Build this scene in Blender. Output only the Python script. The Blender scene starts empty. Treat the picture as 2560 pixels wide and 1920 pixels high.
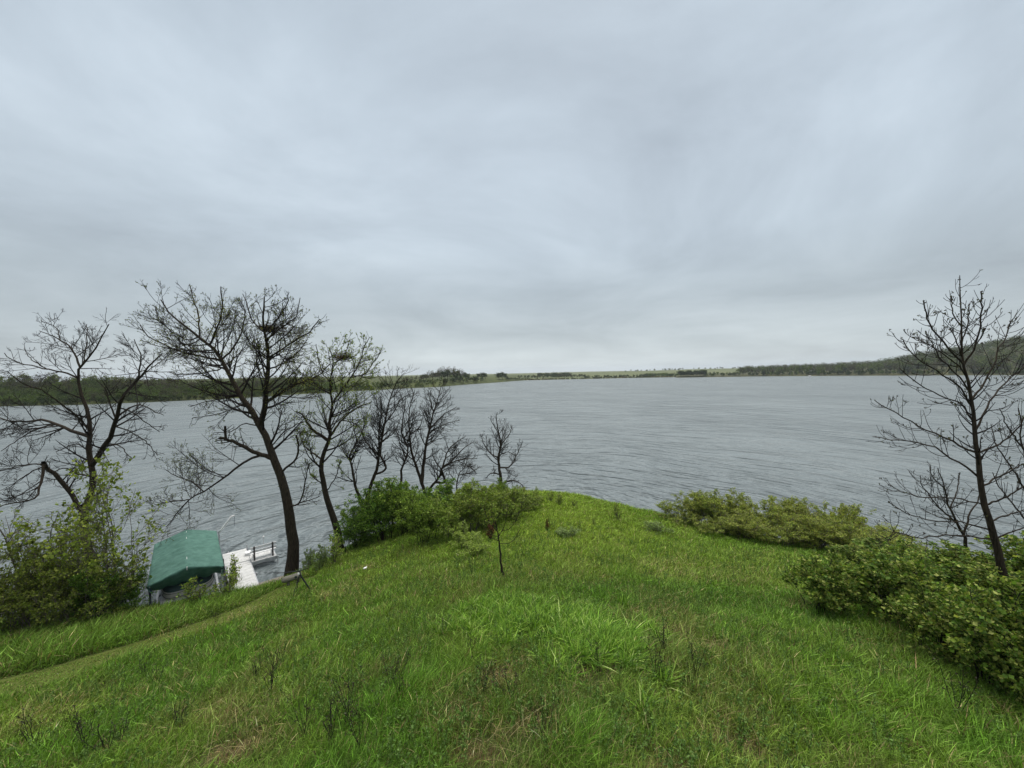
import bpy, math
import numpy as np
R_ = math.radians
scene = bpy.context.scene
C = scene.collection
rng = np.random.default_rng(7)

# ------------------------------------------------------------------ camera
HC = 13.0                       # eye height above the lake
PITCH, ROLL, FPX = 0.0281, 0.018, 960.0
cam_d = bpy.data.cameras.new('camera'); cam = bpy.data.objects.new('camera', cam_d); C.objects.link(cam)
cam_d.sensor_width = 36; cam_d.lens = 36*FPX/2560; cam_d.clip_start = 0.05; cam_d.clip_end = 20000
_f = np.array([0, math.cos(PITCH), -math.sin(PITCH)]); _u0 = np.array([0, math.sin(PITCH), math.cos(PITCH)]); _r0 = np.array([1.0, 0, 0])
_r = math.cos(ROLL)*_r0 - math.sin(ROLL)*_u0; _u = math.sin(ROLL)*_r0 + math.cos(ROLL)*_u0
from mathutils import Matrix, Vector
M = Matrix(((_r[0], _u[0], -_f[0], 0), (_r[1], _u[1], -_f[1], 0), (_r[2], _u[2], -_f[2], HC), (0, 0, 0, 1)))
cam.matrix_world = M
scene.camera = cam
scene.render.resolution_x = 1024; scene.render.resolution_y = 768

# ------------------------------------------------------------------ world
SUN_EL, SUN_AZ = R_(62), R_(12)
world = bpy.data.worlds.new('World'); scene.world = world; world.use_nodes = True
wn, wl = world.node_tree.nodes, world.node_tree.links
for n in list(wn): wn.remove(n)
def N(nt, typ, **kw):
    n = nt.nodes.new(typ)
    for k, v in kw.items():
        if k.startswith('i_'): n.inputs[int(k[2:]) if k[2:].isdigit() else k[2:].replace('_', ' ')].default_value = v
        else: setattr(n, k, v)
    return n
def math_n(nt, op, a, b=None, c=None, clamp=False):
    n = nt.nodes.new('ShaderNodeMath'); n.operation = op; n.use_clamp = clamp
    for i, v in enumerate((a, b, c)):
        if v is None: continue
        if isinstance(v, (int, float)): n.inputs[i].default_value = v
        else: nt.links.new(v, n.inputs[i])
    return n.outputs[0]
def ramp(nt, fac, stops, interp='LINEAR'):
    n = nt.nodes.new('ShaderNodeValToRGB'); n.color_ramp.interpolation = interp
    e = n.color_ramp.elements
    while len(e) < len(stops): e.new(0.5)
    for el, (p, c) in zip(e, stops): el.position = p; el.color = (*c, 1) if len(c) == 3 else c
    nt.links.new(fac, n.inputs[0]); return n.outputs[0]
def mixc(nt, fac, a, b, mode='MIX'):
    n = nt.nodes.new('ShaderNodeMix'); n.data_type = 'RGBA'; n.blend_type = mode
    for idx, v in ((0, fac), (6, a), (7, b)):
        if isinstance(v, (int, float)): n.inputs[idx].default_value = v
        elif isinstance(v, tuple): n.inputs[idx].default_value = (*v, 1)
        else: nt.links.new(v, n.inputs[idx])
    return n.outputs[2]
def comb(nt, x, y, z=0.0):
    n = nt.nodes.new('ShaderNodeCombineXYZ')
    for i, v in enumerate((x, y, z)):
        if isinstance(v, (int, float)): n.inputs[i].default_value = v
        else: nt.links.new(v, n.inputs[i])
    return n.outputs[0]
def noise(nt, vec, scale, detail=4, rough=0.5, dist=0.0):
    n = nt.nodes.new('ShaderNodeTexNoise'); n.inputs['Scale'].default_value = scale; n.inputs['Detail'].default_value = detail
    n.inputs['Roughness'].default_value = rough; n.inputs['Distortion'].default_value = dist
    if vec is not None: nt.links.new(vec, n.inputs['Vector'])
    return n.outputs[0]
wt = world.node_tree
tc = N(wt, 'ShaderNodeTexCoord'); sp = N(wt, 'ShaderNodeSeparateXYZ'); wl.new(tc.outputs['Generated'], sp.inputs[0])
X, Y, Z = sp.outputs
zc = math_n(wt, 'MAXIMUM', Z, 0.0)
den = math_n(wt, 'ADD', zc, 0.16)
cv = comb(wt, math_n(wt, 'DIVIDE', X, den), math_n(wt, 'DIVIDE', Y, den), 3.7)
n1 = noise(wt, cv, 0.70, 9, 0.60, 0.45)
n2 = noise(wt, cv, 0.22, 3, 0.5, 0.2)
cb = comb(wt, math_n(wt, 'MULTIPLY', math_n(wt, 'ARCTAN2', X, Y), 1.3), math_n(wt, 'MULTIPLY', zc, 10.0), 2.0)
n3 = noise(wt, cb, 1.0, 6, 0.55, 0.5)
lowf = ramp(wt, Z, [(0.0, (1, 1, 1)), (0.12, (.9, .9, .9)), (0.30, (0, 0, 0))])
n13 = mixc(wt, math_n(wt, 'MULTIPLY', lowf, 0.28), n1, n3)
nn = math_n(wt, 'ADD', math_n(wt, 'MULTIPLY', n13, 0.62), math_n(wt, 'MULTIPLY', n2, 0.38))
nf = math_n(wt, 'MULTIPLY_ADD', math_n(wt, 'SUBTRACT', nn, 0.5), 4.0, 0.5, clamp=True)
cloud = ramp(wt, nf, [(0.0, (0.295, 0.342, 0.388)), (0.5, (0.382, 0.443, 0.498)), (1.0, (0.475, 0.545, 0.605))])
elev = ramp(wt, Z, [(0.0, (1.14, 1.10, 1.01)), (0.045, (1.06, 1.02, 0.95)), (0.12, (0.86, 0.835, 0.79)), (0.19, (0.87, 0.855, 0.82)), (0.30, (1.05, 1.04, 1.02)), (0.45, (1.08, 1.07, 1.06)), (0.70, (1.0, 1.0, 1.0)), (0.80, (3.2, 2.7, 2.3)), (1.0, (6.6, 5.4, 4.5))])  # top stops, above the frame, brightened and warmed to add light to the scene
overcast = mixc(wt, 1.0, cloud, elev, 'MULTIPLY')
sky = N(wt, 'ShaderNodeTexSky', sky_type='NISHITA', sun_disc=False, sun_elevation=SUN_EL, sun_rotation=SUN_AZ)
skys = mixc(wt, 1.0, sky.outputs[0], (0.1, 0.1, 0.1), 'MULTIPLY')
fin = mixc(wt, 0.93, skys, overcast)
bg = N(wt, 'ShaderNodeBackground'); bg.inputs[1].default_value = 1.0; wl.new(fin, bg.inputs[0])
wo = N(wt, 'ShaderNodeOutputWorld'); wl.new(bg.outputs[0], wo.inputs[0])

sun_d = bpy.data.lights.new('sun', 'SUN'); sun = bpy.data.objects.new('sun', sun_d); C.objects.link(sun)
sun_d.energy = 1.5; sun_d.angle = R_(35); sun_d.color = (1.0, 0.97, 0.92)
sd_ = Vector((math.sin(SUN_AZ)*math.cos(SUN_EL), math.cos(SUN_AZ)*math.cos(SUN_EL), math.sin(SUN_EL)))
sun.rotation_euler = sd_.to_track_quat('Z', 'Y').to_euler()
scene.view_settings.view_transform = 'Standard'; scene.view_settings.look = 'None'
scene.view_settings.exposure = 0.5; scene.view_settings.gamma = 1.0
scene.render.engine = 'CYCLES'
scene.cycles.max_bounces = 6; scene.cycles.transparent_max_bounces = 8; scene.cycles.volume_bounces = 0

# ------------------------------------------------------------------ pixel <-> world helpers (photo pixels, 2560 wide)
def ray(px, py):
    d = _r*((px-1280)/FPX) + _u*((960-py)/FPX) + _f
    return d
def at_depth(px, py, yy):
    d = ray(px, py); return np.array([0, 0, HC]) + d*(yy/d[1])
def at_z(px, py, z):
    d = ray(px, py); return np.array([0, 0, HC]) + d*((z-HC)/d[2])
def hor(px): return 933 - 0.018*(px-1280)

# ------------------------------------------------------------------ mesh helpers
def mk_mesh(name, V, F, col=None, smooth=False):
    """V (n,3); F list of int arrays (m,k)"""
    V = np.asarray(V, dtype=np.float32)
    if not isinstance(F, (list, tuple)): F = [F]
    F = [np.asarray(f, dtype=np.int32) for f in F if len(f)]
    me = bpy.data.meshes.new(name)
    me.vertices.add(len(V)); me.vertices.foreach_set('co', V.ravel())
    nl = sum(f.size for f in F); npoly = sum(len(f) for f in F)
    me.loops.add(nl); me.polygons.add(npoly)
    me.loops.foreach_set('vertex_index', np.concatenate([f.ravel() for f in F]))
    tot = np.concatenate([np.full(len(f), f.shape[1], dtype=np.int32) for f in F])
    st = np.zeros(npoly, dtype=np.int32); st[1:] = np.cumsum(tot)[:-1]
    me.polygons.foreach_set('loop_start', st)
    try: me.polygons.foreach_set('loop_total', tot)
    except Exception: pass
    me.polygons.foreach_set('use_smooth', np.full(npoly, smooth, dtype=bool))
    if col is not None:
        a = me.color_attributes.new('Col', 'FLOAT_COLOR', 'POINT')
        cc = np.ones((len(V), 4), dtype=np.float32); cc[:, :3] = col
        a.data.foreach_set('color', cc.ravel())
    me.update(calc_edges=True)
    return me
def link(name, me, mat=None, parent=None, loc=None, **props):
    o = bpy.data.objects.new(name, me); C.objects.link(o)
    if me is not None and mat is not None and not me.materials: me.materials.append(mat)
    if parent is not None: o.parent = parent
    if loc is not None: o.location = loc
    for k, v in props.items(): o[k] = v
    return o
def thing(name, label, cat, loc=(0, 0, 0), rz=0, group=None):
    o = bpy.data.objects.new(name, None); C.objects.link(o); o.location = loc; o.rotation_euler = (0, 0, rz)
    o.empty_display_size = 0.3
    o['label'] = label; o['category'] = cat
    if group: o['group'] = group
    return o
def dup(root, loc, rz, label, sc=(1, 1, 1), group=None):
    r = root.copy(); C.objects.link(r); r.location = loc; r.rotation_euler = (0, 0, rz); r.scale = sc; r['label'] = label
    if group: r['group'] = group
    for ch in list(root.children):
        c = ch.copy(); C.objects.link(c); c.parent = r
        for g in ch.children:
            d = g.copy(); C.objects.link(d); d.parent = c
    return r
class MB:
    def __init__(s): s.V = []; s.F = {}; s.n = 0
    def add(s, V, F):
        V = np.asarray(V, float); F = np.asarray(F, int)
        s.V.append(V); s.F.setdefault(F.shape[1], []).append(F+s.n); s.n += len(V)
    def box(s, o, a, b, c):      # corner, three edge vectors
        o, a, b, c = (np.asarray(q, float) for q in (o, a, b, c))
        V = [o, o+a, o+a+b, o+b, o+c, o+a+c, o+a+b+c, o+b+c]
        F = [[0, 3, 2, 1], [4, 5, 6, 7], [0, 1, 5, 4], [1, 2, 6, 5], [2, 3, 7, 6], [3, 0, 4, 7]]
        if np.dot(np.cross(a, b), c) < 0: F = [f[::-1] for f in F]
        s.add(V, F)
    def tube(s, pts, rad, k=8, cap=True):
        pts = np.asarray(pts, float); n = len(pts)
        rad = np.broadcast_to(np.asarray(rad, float), (n,))
        V, F = tubes(pts[None], rad[None], k); s.add(V, F)
        if cap:
            base = s.n - n*k
            for off, rev in ((0, True), ((n-1)*k, False)):
                ids = list(range(base+off, base+off+k))
                s.F.setdefault(k, []).append(np.array([ids[::-1] if rev else ids]))
    def mesh(s, name, smooth=False):
        return mk_mesh(name, np.concatenate(s.V), [np.concatenate(f) for f in s.F.values()], smooth=smooth)
def norm(v): return v/np.maximum(np.linalg.norm(v, axis=-1, keepdims=True), 1e-9)
def tubes(P, Rr, k=4):
    """P (N,n,3) Rr (N,n) -> V,F(quads)"""
    Nb, n, _ = P.shape
    T = norm(np.gradient(P, axis=1))
    d0 = norm(P[:, -1]-P[:, 0])
    ref = np.where(np.abs(d0[:, 2:3]) > 0.8, np.array([[1.0, 0.1, 0]]), np.array([[0, 0, 1.0]]))[:, None, :]
    A = norm(np.cross(T, np.broadcast_to(ref, T.shape))); B = np.cross(T, A)
    ang = np.arange(k)*2*np.pi/k
    V = P[:, :, None, :] + Rr[:, :, None, None]*(A[:, :, None, :]*np.cos(ang)[None, None, :, None] + B[:, :, None, :]*np.sin(ang)[None, None, :, None])
    idx = np.arange(Nb*n*k).reshape(Nb, n, k)
    a = idx[:, :-1, :]; b = np.roll(idx, -1, axis=2)[:, :-1, :]; c = np.roll(idx, -1, axis=2)[:, 1:, :]; d = idx[:, 1:, :]
    F = np.stack([a, b, c, d], -1).reshape(-1, 4)
    return V.reshape(-1, 3), F
def merge(parts):
    V = []; F = {}; n = 0
    for v, f in parts:
        if len(v) == 0: continue
        V.append(v); F.setdefault(f.shape[1], []).append(f+n); n += len(v)
    return np.concatenate(V), [np.concatenate(x) for x in F.values()]

# value noise on numpy arrays
def vnoise(x, y, seed):
    xi = np.floor(x).astype(np.int64); yi = np.floor(y).astype(np.int64); fx = x-xi; fy = y-yi
    def h(a, b):
        q = (a*374761393 + b*668265263 + seed*974634777) & 0xffffffff
        q = ((q ^ (q >> 13))*1274126177) & 0xffffffff
        return ((q ^ (q >> 16)) & 0xffff)/65535.0
    fx = fx*fx*(3-2*fx); fy = fy*fy*(3-2*fy)
    return (h(xi, yi)*(1-fx)+h(xi+1, yi)*fx)*(1-fy) + (h(xi, yi+1)*(1-fx)+h(xi+1, yi+1)*fx)*fy
def fbm(x, y, scale, seed, octv=4):
    s = 0; a = 1.0; t = 0
    for i in range(octv):
        s = s + a*vnoise(x/scale*(2**i)+17.3*i, y/scale*(2**i)-9.1*i, seed+i); t += a; a *= 0.55
    return s/t

# ------------------------------------------------------------------ materials
def principled(name, color=(0.5, 0.5, 0.5), rough=0.7, spec=0.3, metal=0.0):
    m = bpy.data.materials.new(name); m.use_nodes = True; b = m.node_tree.nodes['Principled BSDF']
    b.inputs['Base Color'].default_value = (*color, 1); b.inputs['Roughness'].default_value = rough
    b.inputs['Specular IOR Level'].default_value = spec; b.inputs['Metallic'].default_value = metal
    return m, m.node_tree, b
def var_mat(name, c0, c1, scale=6, rough=0.7, spec=0.3, metal=0.0, stretch=(1, 1, 1), bump=0.0, coords='Object', detail=5):
    m, nt, b = principled(name, c0, rough, spec, metal)
    t = N(nt, 'ShaderNodeTexCoord'); mp = N(nt, 'ShaderNodeMapping'); mp.inputs['Scale'].default_value = stretch
    nt.links.new(t.outputs[coords], mp.inputs[0])
    f = noise(nt, mp.outputs[0], scale, detail, 0.6)
    nt.links.new(ramp(nt, f, [(0.3, c0), (0.7, c1)]), b.inputs['Base Color'])
    if bump:
        bp = N(nt, 'ShaderNodeBump'); bp.inputs['Strength'].default_value = 0.6; bp.inputs['Distance'].default_value = bump
        nt.links.new(f, bp.inputs['Height']); nt.links.new(bp.outputs[0], b.inputs['Normal'])
    return m
def leaf_mat(name, trans=0.35, rough=0.55, gloss=0.25):
    m, nt, b = principled(name, (0.1, 0.2, 0.03), rough, gloss)
    a = N(nt, 'ShaderNodeVertexColor'); a.layer_name = 'Col'
    nt.links.new(a.outputs[0], b.inputs['Base Color'])
    tr = N(nt, 'ShaderNodeBsdfTranslucent')
    tcx = mixc(nt, 1.0, a.outputs[0], (1.25, 1.3, 0.6), 'MULTIPLY'); nt.links.new(tcx, tr.inputs[0])
    mx = N(nt, 'ShaderNodeMixShader'); mx.inputs[0].default_value = trans
    nt.links.new(b.outputs[0], mx.inputs[1]); nt.links.new(tr.outputs[0], mx.inputs[2])
    nt.links.new(mx.outputs[0], nt.nodes['Material Output'].inputs[0])
    return m
M_grass = leaf_mat('grass_blades', 0.3, 0.65, 0.12)
M_leaf = leaf_mat('leaves', 0.35, 0.6, 0.15)
M_bark = var_mat('bark', (0.010, 0.008, 0.006), (0.055, 0.043, 0.03), 11, 0.9, 0.15, stretch=(2.2, 2.2, 0.35), bump=0.03)
M_twig = var_mat('twig_bark', (0.012, 0.010, 0.009), (0.026, 0.021, 0.018), 4, 0.85, 0.15)
M_pale = var_mat('pale_bark', (0.07, 0.06, 0.05), (0.16, 0.14, 0.12), 6, 0.85, 0.15)
M_farwood = var_mat('far_bark', (0.035, 0.03, 0.025), (0.07, 0.06, 0.05), 1, 0.9, 0.1)

# ------------------------------------------------------------------ near terrain
shore = np.array([(-300, -120), (-90, -8), (-45, 11), (-32, 17.5), (-25, 20), (-20.8, 20.6), (-17.2, 21.3), (-14.6, 22.9), (-13.0, 25.0), (-12.4, 27.5), (-10.5, 31), (-7, 35), (-2, 38.5), (3, 39), (7.5, 36.5), (11, 32.5), (15, 28.8), (19.5, 25.3), (24, 22), (31, 18), (45, 13), (90, 0), (300, -90), (300, -400), (-300, -400)], float)
shore[3:13] *= 1.02
def sdist(x, y):
    x = np.asarray(x, float); y = np.asarray(y, float)
    d = np.full(x.shape, 1e9); ins = np.zeros(x.shape, bool)
    for i in range(len(shore)):
        a = shore[i]; b = shore[(i+1) % len(shore)]; e = b-a
        t = np.clip(((x-a[0])*e[0]+(y-a[1])*e[1])/(e@e), 0, 1)
        d = np.minimum(d, np.hypot(x-a[0]-t*e[0], y-a[1]-t*e[1]))
        c = ((a[1] > y) != (b[1] > y)) & (x < (b[0]-a[0])*(y-a[1])/(b[1]-a[1]+1e-12)+a[0]); ins ^= c
    return np.where(ins, d, -d)
ctl = []
for px, py, z in [(1280, 1920, 7.35), (1280, 1700, 6.9), (1280, 1550, 6.25), (1280, 1445, 5.4), (1280, 1350, 4.2), (1330, 1290, 3.2), (1430, 1262, 2.35),
                  (0, 1600, 2.0), (0, 1700, 3.0), (0, 1920, 5.0), (560, 1500, 1.45), (400, 1600, 2.7), (640, 1700, 5.3), (640, 1920, 6.4), (900, 1450, 3.4), (860, 1400, 1.9), (1000, 1350, 2.7),
                  (900, 1560, 5.0), (1900, 1920, 7.1), (2560, 1920, 6.1), (1920, 1700, 6.6), (2250, 1700, 6.0), (1970, 1500, 4.9), (1950, 1400, 3.5), (1800, 1370, 3.1), (1680, 1330, 2.75), (1650, 1500, 5.5),
                  (720, 1450, 0.75), (640, 1475, 0.5), (450, 1520, 0.9), (330, 1535, 0.6)]:
    p = at_z(px, py, z); ctl.append((p[0], p[1], z))
ctl += [(0, 0, 8.4), (0, -10, 8.9), (-12, 0, 7), (12, 0, 7.9), (-26, 5, 3.6), (22, 4, 6.6), (18, 13, 4.6), (26, 12, 3.6), (-50, -15, 5), (50, -15, 6.0), (0, -60, 10), (-120, -90, 7), (120, -90, 8), (2, 37, 1.4)]
ctl = np.array(ctl)
def _phi(r2): return 0.5*r2*np.log(r2+1e-9)
_K = _phi((ctl[:, None, 0]-ctl[None, :, 0])**2+(ctl[:, None, 1]-ctl[None, :, 1])**2) + np.eye(len(ctl))*2.0
_Pm = np.c_[np.ones(len(ctl)), ctl[:, :2]]
_A = np.block([[_K, _Pm], [_Pm.T, np.zeros((3, 3))]])
_w = np.linalg.solve(_A, np.r_[ctl[:, 2], 0, 0, 0])
def Hraw(x, y):
    z = _w[-3]+_w[-2]*x+_w[-1]*y
    for i in range(len(ctl)): z = z + _w[i]*_phi((x-ctl[i, 0])**2+(y-ctl[i, 1])**2)
    z = np.clip(z, -3, 12)
    sd = sdist(x, y)
    bank = np.where(sd > 0, 0.03+0.85*sd, 0.4*sd)
    k = 0.5
    h = np.clip(0.5+0.5*(bank-z)/k, 0, 1)
    zz = bank*(1-h)+z*h-k*h*(1-h)
    zz = np.maximum(zz, -2.0)
    zz = zz + np.where(sd > 0.3, 0.16*(fbm(x, y, 2.6, 3, 4)-0.5)*np.clip(sd/2, 0, 1), 0)
    return np.maximum(zz, -2.0)
gx = np.arange(-46, 46.01, 0.25); gy = np.arange(-6, 50.01, 0.25)
GX, GY = np.meshgrid(gx, gy, indexing='ij'); GZ = Hraw(GX, GY)
def H(x, y):
    x = np.asarray(x, float); y = np.asarray(y, float)
    fx = np.clip((x-gx[0])/0.25, 0, len(gx)-1.001); fy = np.clip((y-gy[0])/0.25, 0, len(gy)-1.001)
    i = fx.astype(int); j = fy.astype(int); u = fx-i; v = fy-j
    return GZ[i, j]*(1-u)*(1-v)+GZ[i+1, j]*u*(1-v)+GZ[i, j+1]*(1-u)*v+GZ[i+1, j+1]*u*v
def ground_at(px, py):
    d = ray(px, py); d = d/d[1]
    yy = np.arange(3, 48, 0.05); P = np.array([0, 0, HC])+d*yy[:, None]
    hit = np.nonzero(P[:, 2] <= np.maximum(H(P[:, 0], P[:, 1]), 0))[0]
    i = hit[0] if len(hit) else -1
    return P[i]
# mown path centre line
path = np.array([ground_at(*q)[:2] for q in [(-150, 1765), (0, 1722), (108, 1695), (253, 1650), (362, 1616), (452, 1585), (542, 1552), (615, 1524), (680, 1494), (735, 1462)]])
def dpath(x, y):
    d = np.full(np.shape(x), 1e9)
    for a, b in zip(path[:-1], path[1:]):
        e = b-a; t = np.clip(((x-a[0])*e[0]+(y-a[1])*e[1])/(e@e), 0, 1); d = np.minimum(d, np.hypot(x-a[0]-t*e[0], y-a[1]-t*e[1]))
    return d
def blob(x, y, px, py, rx, ry=None):      # soft patch round a ground point
    p = ground_at(px, py); ry = ry or rx
    return np.exp(-(((x-p[0])/rx)**2+((y-p[1])/ry)**2))
def sumblob(x, y, L):
    s = 0
    for q in L: s = s+blob(x, y, *q)
    return np.clip(s, 0, 1)
L_lush = [(1230, 1535, 1.5, 1.1), (1330, 1560, 1.5, 1.3), (1440, 1570, 1.3, 1.1), (1530, 1600, 0.9, 1.0), (1500, 1650, 0.6, 0.6)]
L_brown = [(1262, 1690, .45, .4), (1475, 1700, .5, .4), (1235, 1880, .5, .4), (590, 1880, .5, .4), (1170, 1800, .35, .3), (1830, 1860, .5, .4), (1330, 1840, .4, .4), (1420, 1640, .3, .3), (1780, 1620, .5, .4), (1190, 1880, .4, .3), (1640, 1900, .5, .4), (530, 1900, .4, .3)]
L_straw = [(600, 1548, .8, .5), (485, 1580, 1.2, .5), (895, 1425, .8, .8), (850, 1480, 1.2, 1), (1680, 1430, 1.4, 1.2), (90, 1790, .9, .5), (420, 1720, 1.1, .6), (330, 1545, 1.2, .5), (640, 1530, .7, .5), (1640, 1560, 1.0, 1.0), (600, 1780, .8, .5)]
L_deep = [(1000, 1770, .9, .6), (1990, 1600, 1.6, 1.2), (2150, 1700, 1.8, 1.4), (2350, 1850, 1.6, 1.0), (2050, 1800, 1.0, .8), (1450, 1860, .8, .5), (560, 1660, .9, .7), (150, 1900, 1.0, .6), (100, 1640, 3, 1.6), (350, 1560, 2.5, 1.0), (1250, 1790, .4, .5), (2180, 1550, 1.2, 1.2)]
# ground mesh: non-uniform grid to a few hundred metres
def axis(lo, hi, mid_lo, mid_hi, step):
    a = list(np.arange(mid_lo, mid_hi+1e-6, step)); s = step; v = mid_hi
    while v < hi: s *= 1.25; v += s; a.append(v)
    s = step; v = mid_lo
    while v > lo: s *= 1.25; v -= s; a.insert(0, v)
    return np.array(a)
ax = axis(-290, 290, -40, 40, 0.3); ay = axis(-300, 70, 0, 44, 0.3)
AX, AY = np.meshgrid(ax, ay, indexing='ij'); AZ = Hraw(AX, AY)
AZ = AZ - np.where(dpath(AX, AY) < 0.8, 0.05, 0)
idx = np.arange(AX.size).reshape(AX.shape)
F = np.stack([idx[:-1, :-1], idx[1:, :-1], idx[1:, 1:], idx[:-1, 1:]], -1).reshape(-1, 4)
gx_, gy_ = AX.ravel(), AY.ravel()
pth = np.clip((1.15-dpath(gx_, gy_))/0.3, 0, 1)[:, None]
br = .6*sumblob(gx_, gy_, L_brown)[:, None]*(fbm(gx_, gy_, .5, 91, 3)[:, None] > .45); sdv = sdist(gx_, gy_)[:, None]
fn = fbm(gx_, gy_, 0.8, 31, 3)[:, None]
gc = np.array([[0.028, 0.045, 0.010]])*(1-fn)+np.array([[0.06, 0.07, 0.022]])*fn
gc = gc*(1-pth)+np.array([[0.105, 0.13, 0.03]])*pth
gc = gc*(1-br)+np.array([[0.12, 0.075, 0.042]])*br
shz = np.clip(1-(sdv-0.1)/0.8, 0, 1)*np.clip(1+gx_[:, None]*0, 0, 1)
gc = gc*(1-shz)+np.array([[0.13, 0.12, 0.105]])*shz
m, nt, b = principled('soil_and_thatch', (0.05, 0.05, 0.02), 0.95, 0.1)
a = N(nt, 'ShaderNodeVertexColor'); a.layer_name = 'Col'; t = N(nt, 'ShaderNodeTexCoord')
f1 = noise(nt, t.outputs['Object'], 14, 6, 0.7)
nt.links.new(mixc(nt, 1.0, a.outputs[0], ramp(nt, f1, [(0.3, (0.6, 0.6, 0.6)), (0.7, (1.35, 1.35, 1.35))]), 'MULTIPLY'), b.inputs['Base Color'])
bp = N(nt, 'ShaderNodeBump'); bp.inputs['Distance'].default_value = 0.05; nt.links.new(f1, bp.inputs['Height']); nt.links.new(bp.outputs[0], b.inputs['Normal'])
link('ground', mk_mesh('ground', np.c_[gx_, gy_, AZ.ravel()], F, col=gc, smooth=True), m, kind='structure')

# ------------------------------------------------------------------ water
m, nt, b = principled('lake_water', (0.17, 0.20, 0.208), 0.36, 0.5)
b.inputs['IOR'].default_value = 1.333
geo = N(nt, 'ShaderNodeNewGeometry'); sp = N(nt, 'ShaderNodeSeparateXYZ'); nt.links.new(geo.outputs['Position'], sp.inputs[0])
dx = math_n(nt, 'ADD', sp.outputs[0], 2.0); dy = math_n(nt, 'SUBTRACT', sp.outputs[1], 24.0)
rr = math_n(nt, 'SQRT', math_n(nt, 'ADD', math_n(nt, 'MULTIPLY', dx, dx), math_n(nt, 'MULTIPLY', dy, dy)))
th = math_n(nt, 'ARCTAN2', dx, dy)
wob = math_n(nt, 'MULTIPLY', math_n(nt, 'SUBTRACT', noise(nt, geo.outputs['Position'], 0.06, 3), 0.5), 9.0)
rw = math_n(nt, 'ADD', rr, wob)
def wave_h(px_, py_):
    dx = math_n(nt, 'ADD', px_, 2.0); dy = math_n(nt, 'SUBTRACT', py_, 24.0)
    rr = math_n(nt, 'SQRT', math_n(nt, 'ADD', math_n(nt, 'MULTIPLY', dx, dx), math_n(nt, 'MULTIPLY', dy, dy)))
    th = math_n(nt, 'ARCTAN2', dx, dy); pos = comb(nt, px_, py_)
    wob = math_n(nt, 'MULTIPLY', math_n(nt, 'SUBTRACT', noise(nt, pos, 0.045, 2), 0.5), 11.0)
    rw = math_n(nt, 'ADD', rr, wob)
    lg = noise(nt, comb(nt, math_n(nt, 'MULTIPLY', th, 3.4), math_n(nt, 'DIVIDE', rw, 2.4)), 1.0, 2, 0.5)
    md = noise(nt, comb(nt, math_n(nt, 'MULTIPLY', th, 9.0), math_n(nt, 'DIVIDE', rw, 0.85), 5.0), 1.0, 2, 0.55)
    mpw = N(nt, 'ShaderNodeMapping'); mpw.inputs['Rotation'].default_value = (0, 0, R_(12)); mpw.inputs['Scale'].default_value = (0.45, 1.6, 1); nt.links.new(pos, mpw.inputs[0])
    sm = noise(nt, mpw.outputs[0], 1.9, 3, 0.6)
    iso = noise(nt, pos, 3.2, 2, 0.6)
    big_ = math_n(nt, 'ADD', math_n(nt, 'MULTIPLY', lg, WA[0]), math_n(nt, 'MULTIPLY', md, WA[1]))
    fine_ = math_n(nt, 'ADD', math_n(nt, 'MULTIPLY', sm, WA[2]), math_n(nt, 'MULTIPLY', iso, WA[3]))
    return math_n(nt, 'ADD', big_, fine_)
WA = (4.3, 1.6, 0.42, 0.22); EPS = 0.05
h0 = wave_h(sp.outputs[0], sp.outputs[1]); hx = wave_h(math_n(nt, 'ADD', sp.outputs[0], EPS), sp.outputs[1]); hy = wave_h(sp.outputs[0], math_n(nt, 'ADD', sp.outputs[1], EPS))
gust = math_n(nt, 'MULTIPLY_ADD', noise(nt, geo.outputs['Position'], 0.025, 4), 1.1, 0.5)
nx = math_n(nt, 'MULTIPLY', math_n(nt, 'DIVIDE', math_n(nt, 'SUBTRACT', h0, hx), EPS), gust); ny = math_n(nt, 'MULTIPLY', math_n(nt, 'DIVIDE', math_n(nt, 'SUBTRACT', h0, hy), EPS), gust)
vn = N(nt, 'ShaderNodeVectorMath', operation='NORMALIZE'); nt.links.new(comb(nt, nx, ny, 1.0), vn.inputs[0]); nt.links.new(vn.outputs[0], b.inputs['Normal'])
mpw = N(nt, 'ShaderNodeMapping'); mpw.inputs['Rotation'].default_value = (0, 0, R_(20)); mpw.inputs['Scale'].default_value = (0.7, 1.7, 1); nt.links.new(geo.outputs['Position'], mpw.inputs[0])
# scattered whitecaps
fo1 = noise(nt, mpw.outputs[0], 0.11, 2); mp2 = N(nt, 'ShaderNodeMapping'); mp2.inputs['Rotation'].default_value = (0, 0, R_(-28)); mp2.inputs['Scale'].default_value = (0.25, 1.6, 1); nt.links.new(geo.outputs['Position'], mp2.inputs[0])
fo2 = noise(nt, mp2.outputs[0], 0.8, 4, 0.7)
foam = ramp(nt, math_n(nt, 'MULTIPLY', fo1, fo2), [(0.43, (0, 0, 0)), (0.49, (0.7, 0.7, 0.7))])
nt.links.new(mixc(nt, foam, (0.17, 0.20, 0.208), (0.55, 0.6, 0.62)), b.inputs['Base Color'])
nt.links.new(math_n(nt, 'ADD', math_n(nt, 'MULTIPLY', foam, 0.4), 0.36), b.inputs['Roughness'])
S = 9000.0
link('water', mk_mesh('water', [(-S, -2000, 0), (S, -2000, 0), (S, S, 0), (-S, S, 0)], [np.array([[0, 1, 2, 3]])]), m, kind='structure')

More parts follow.
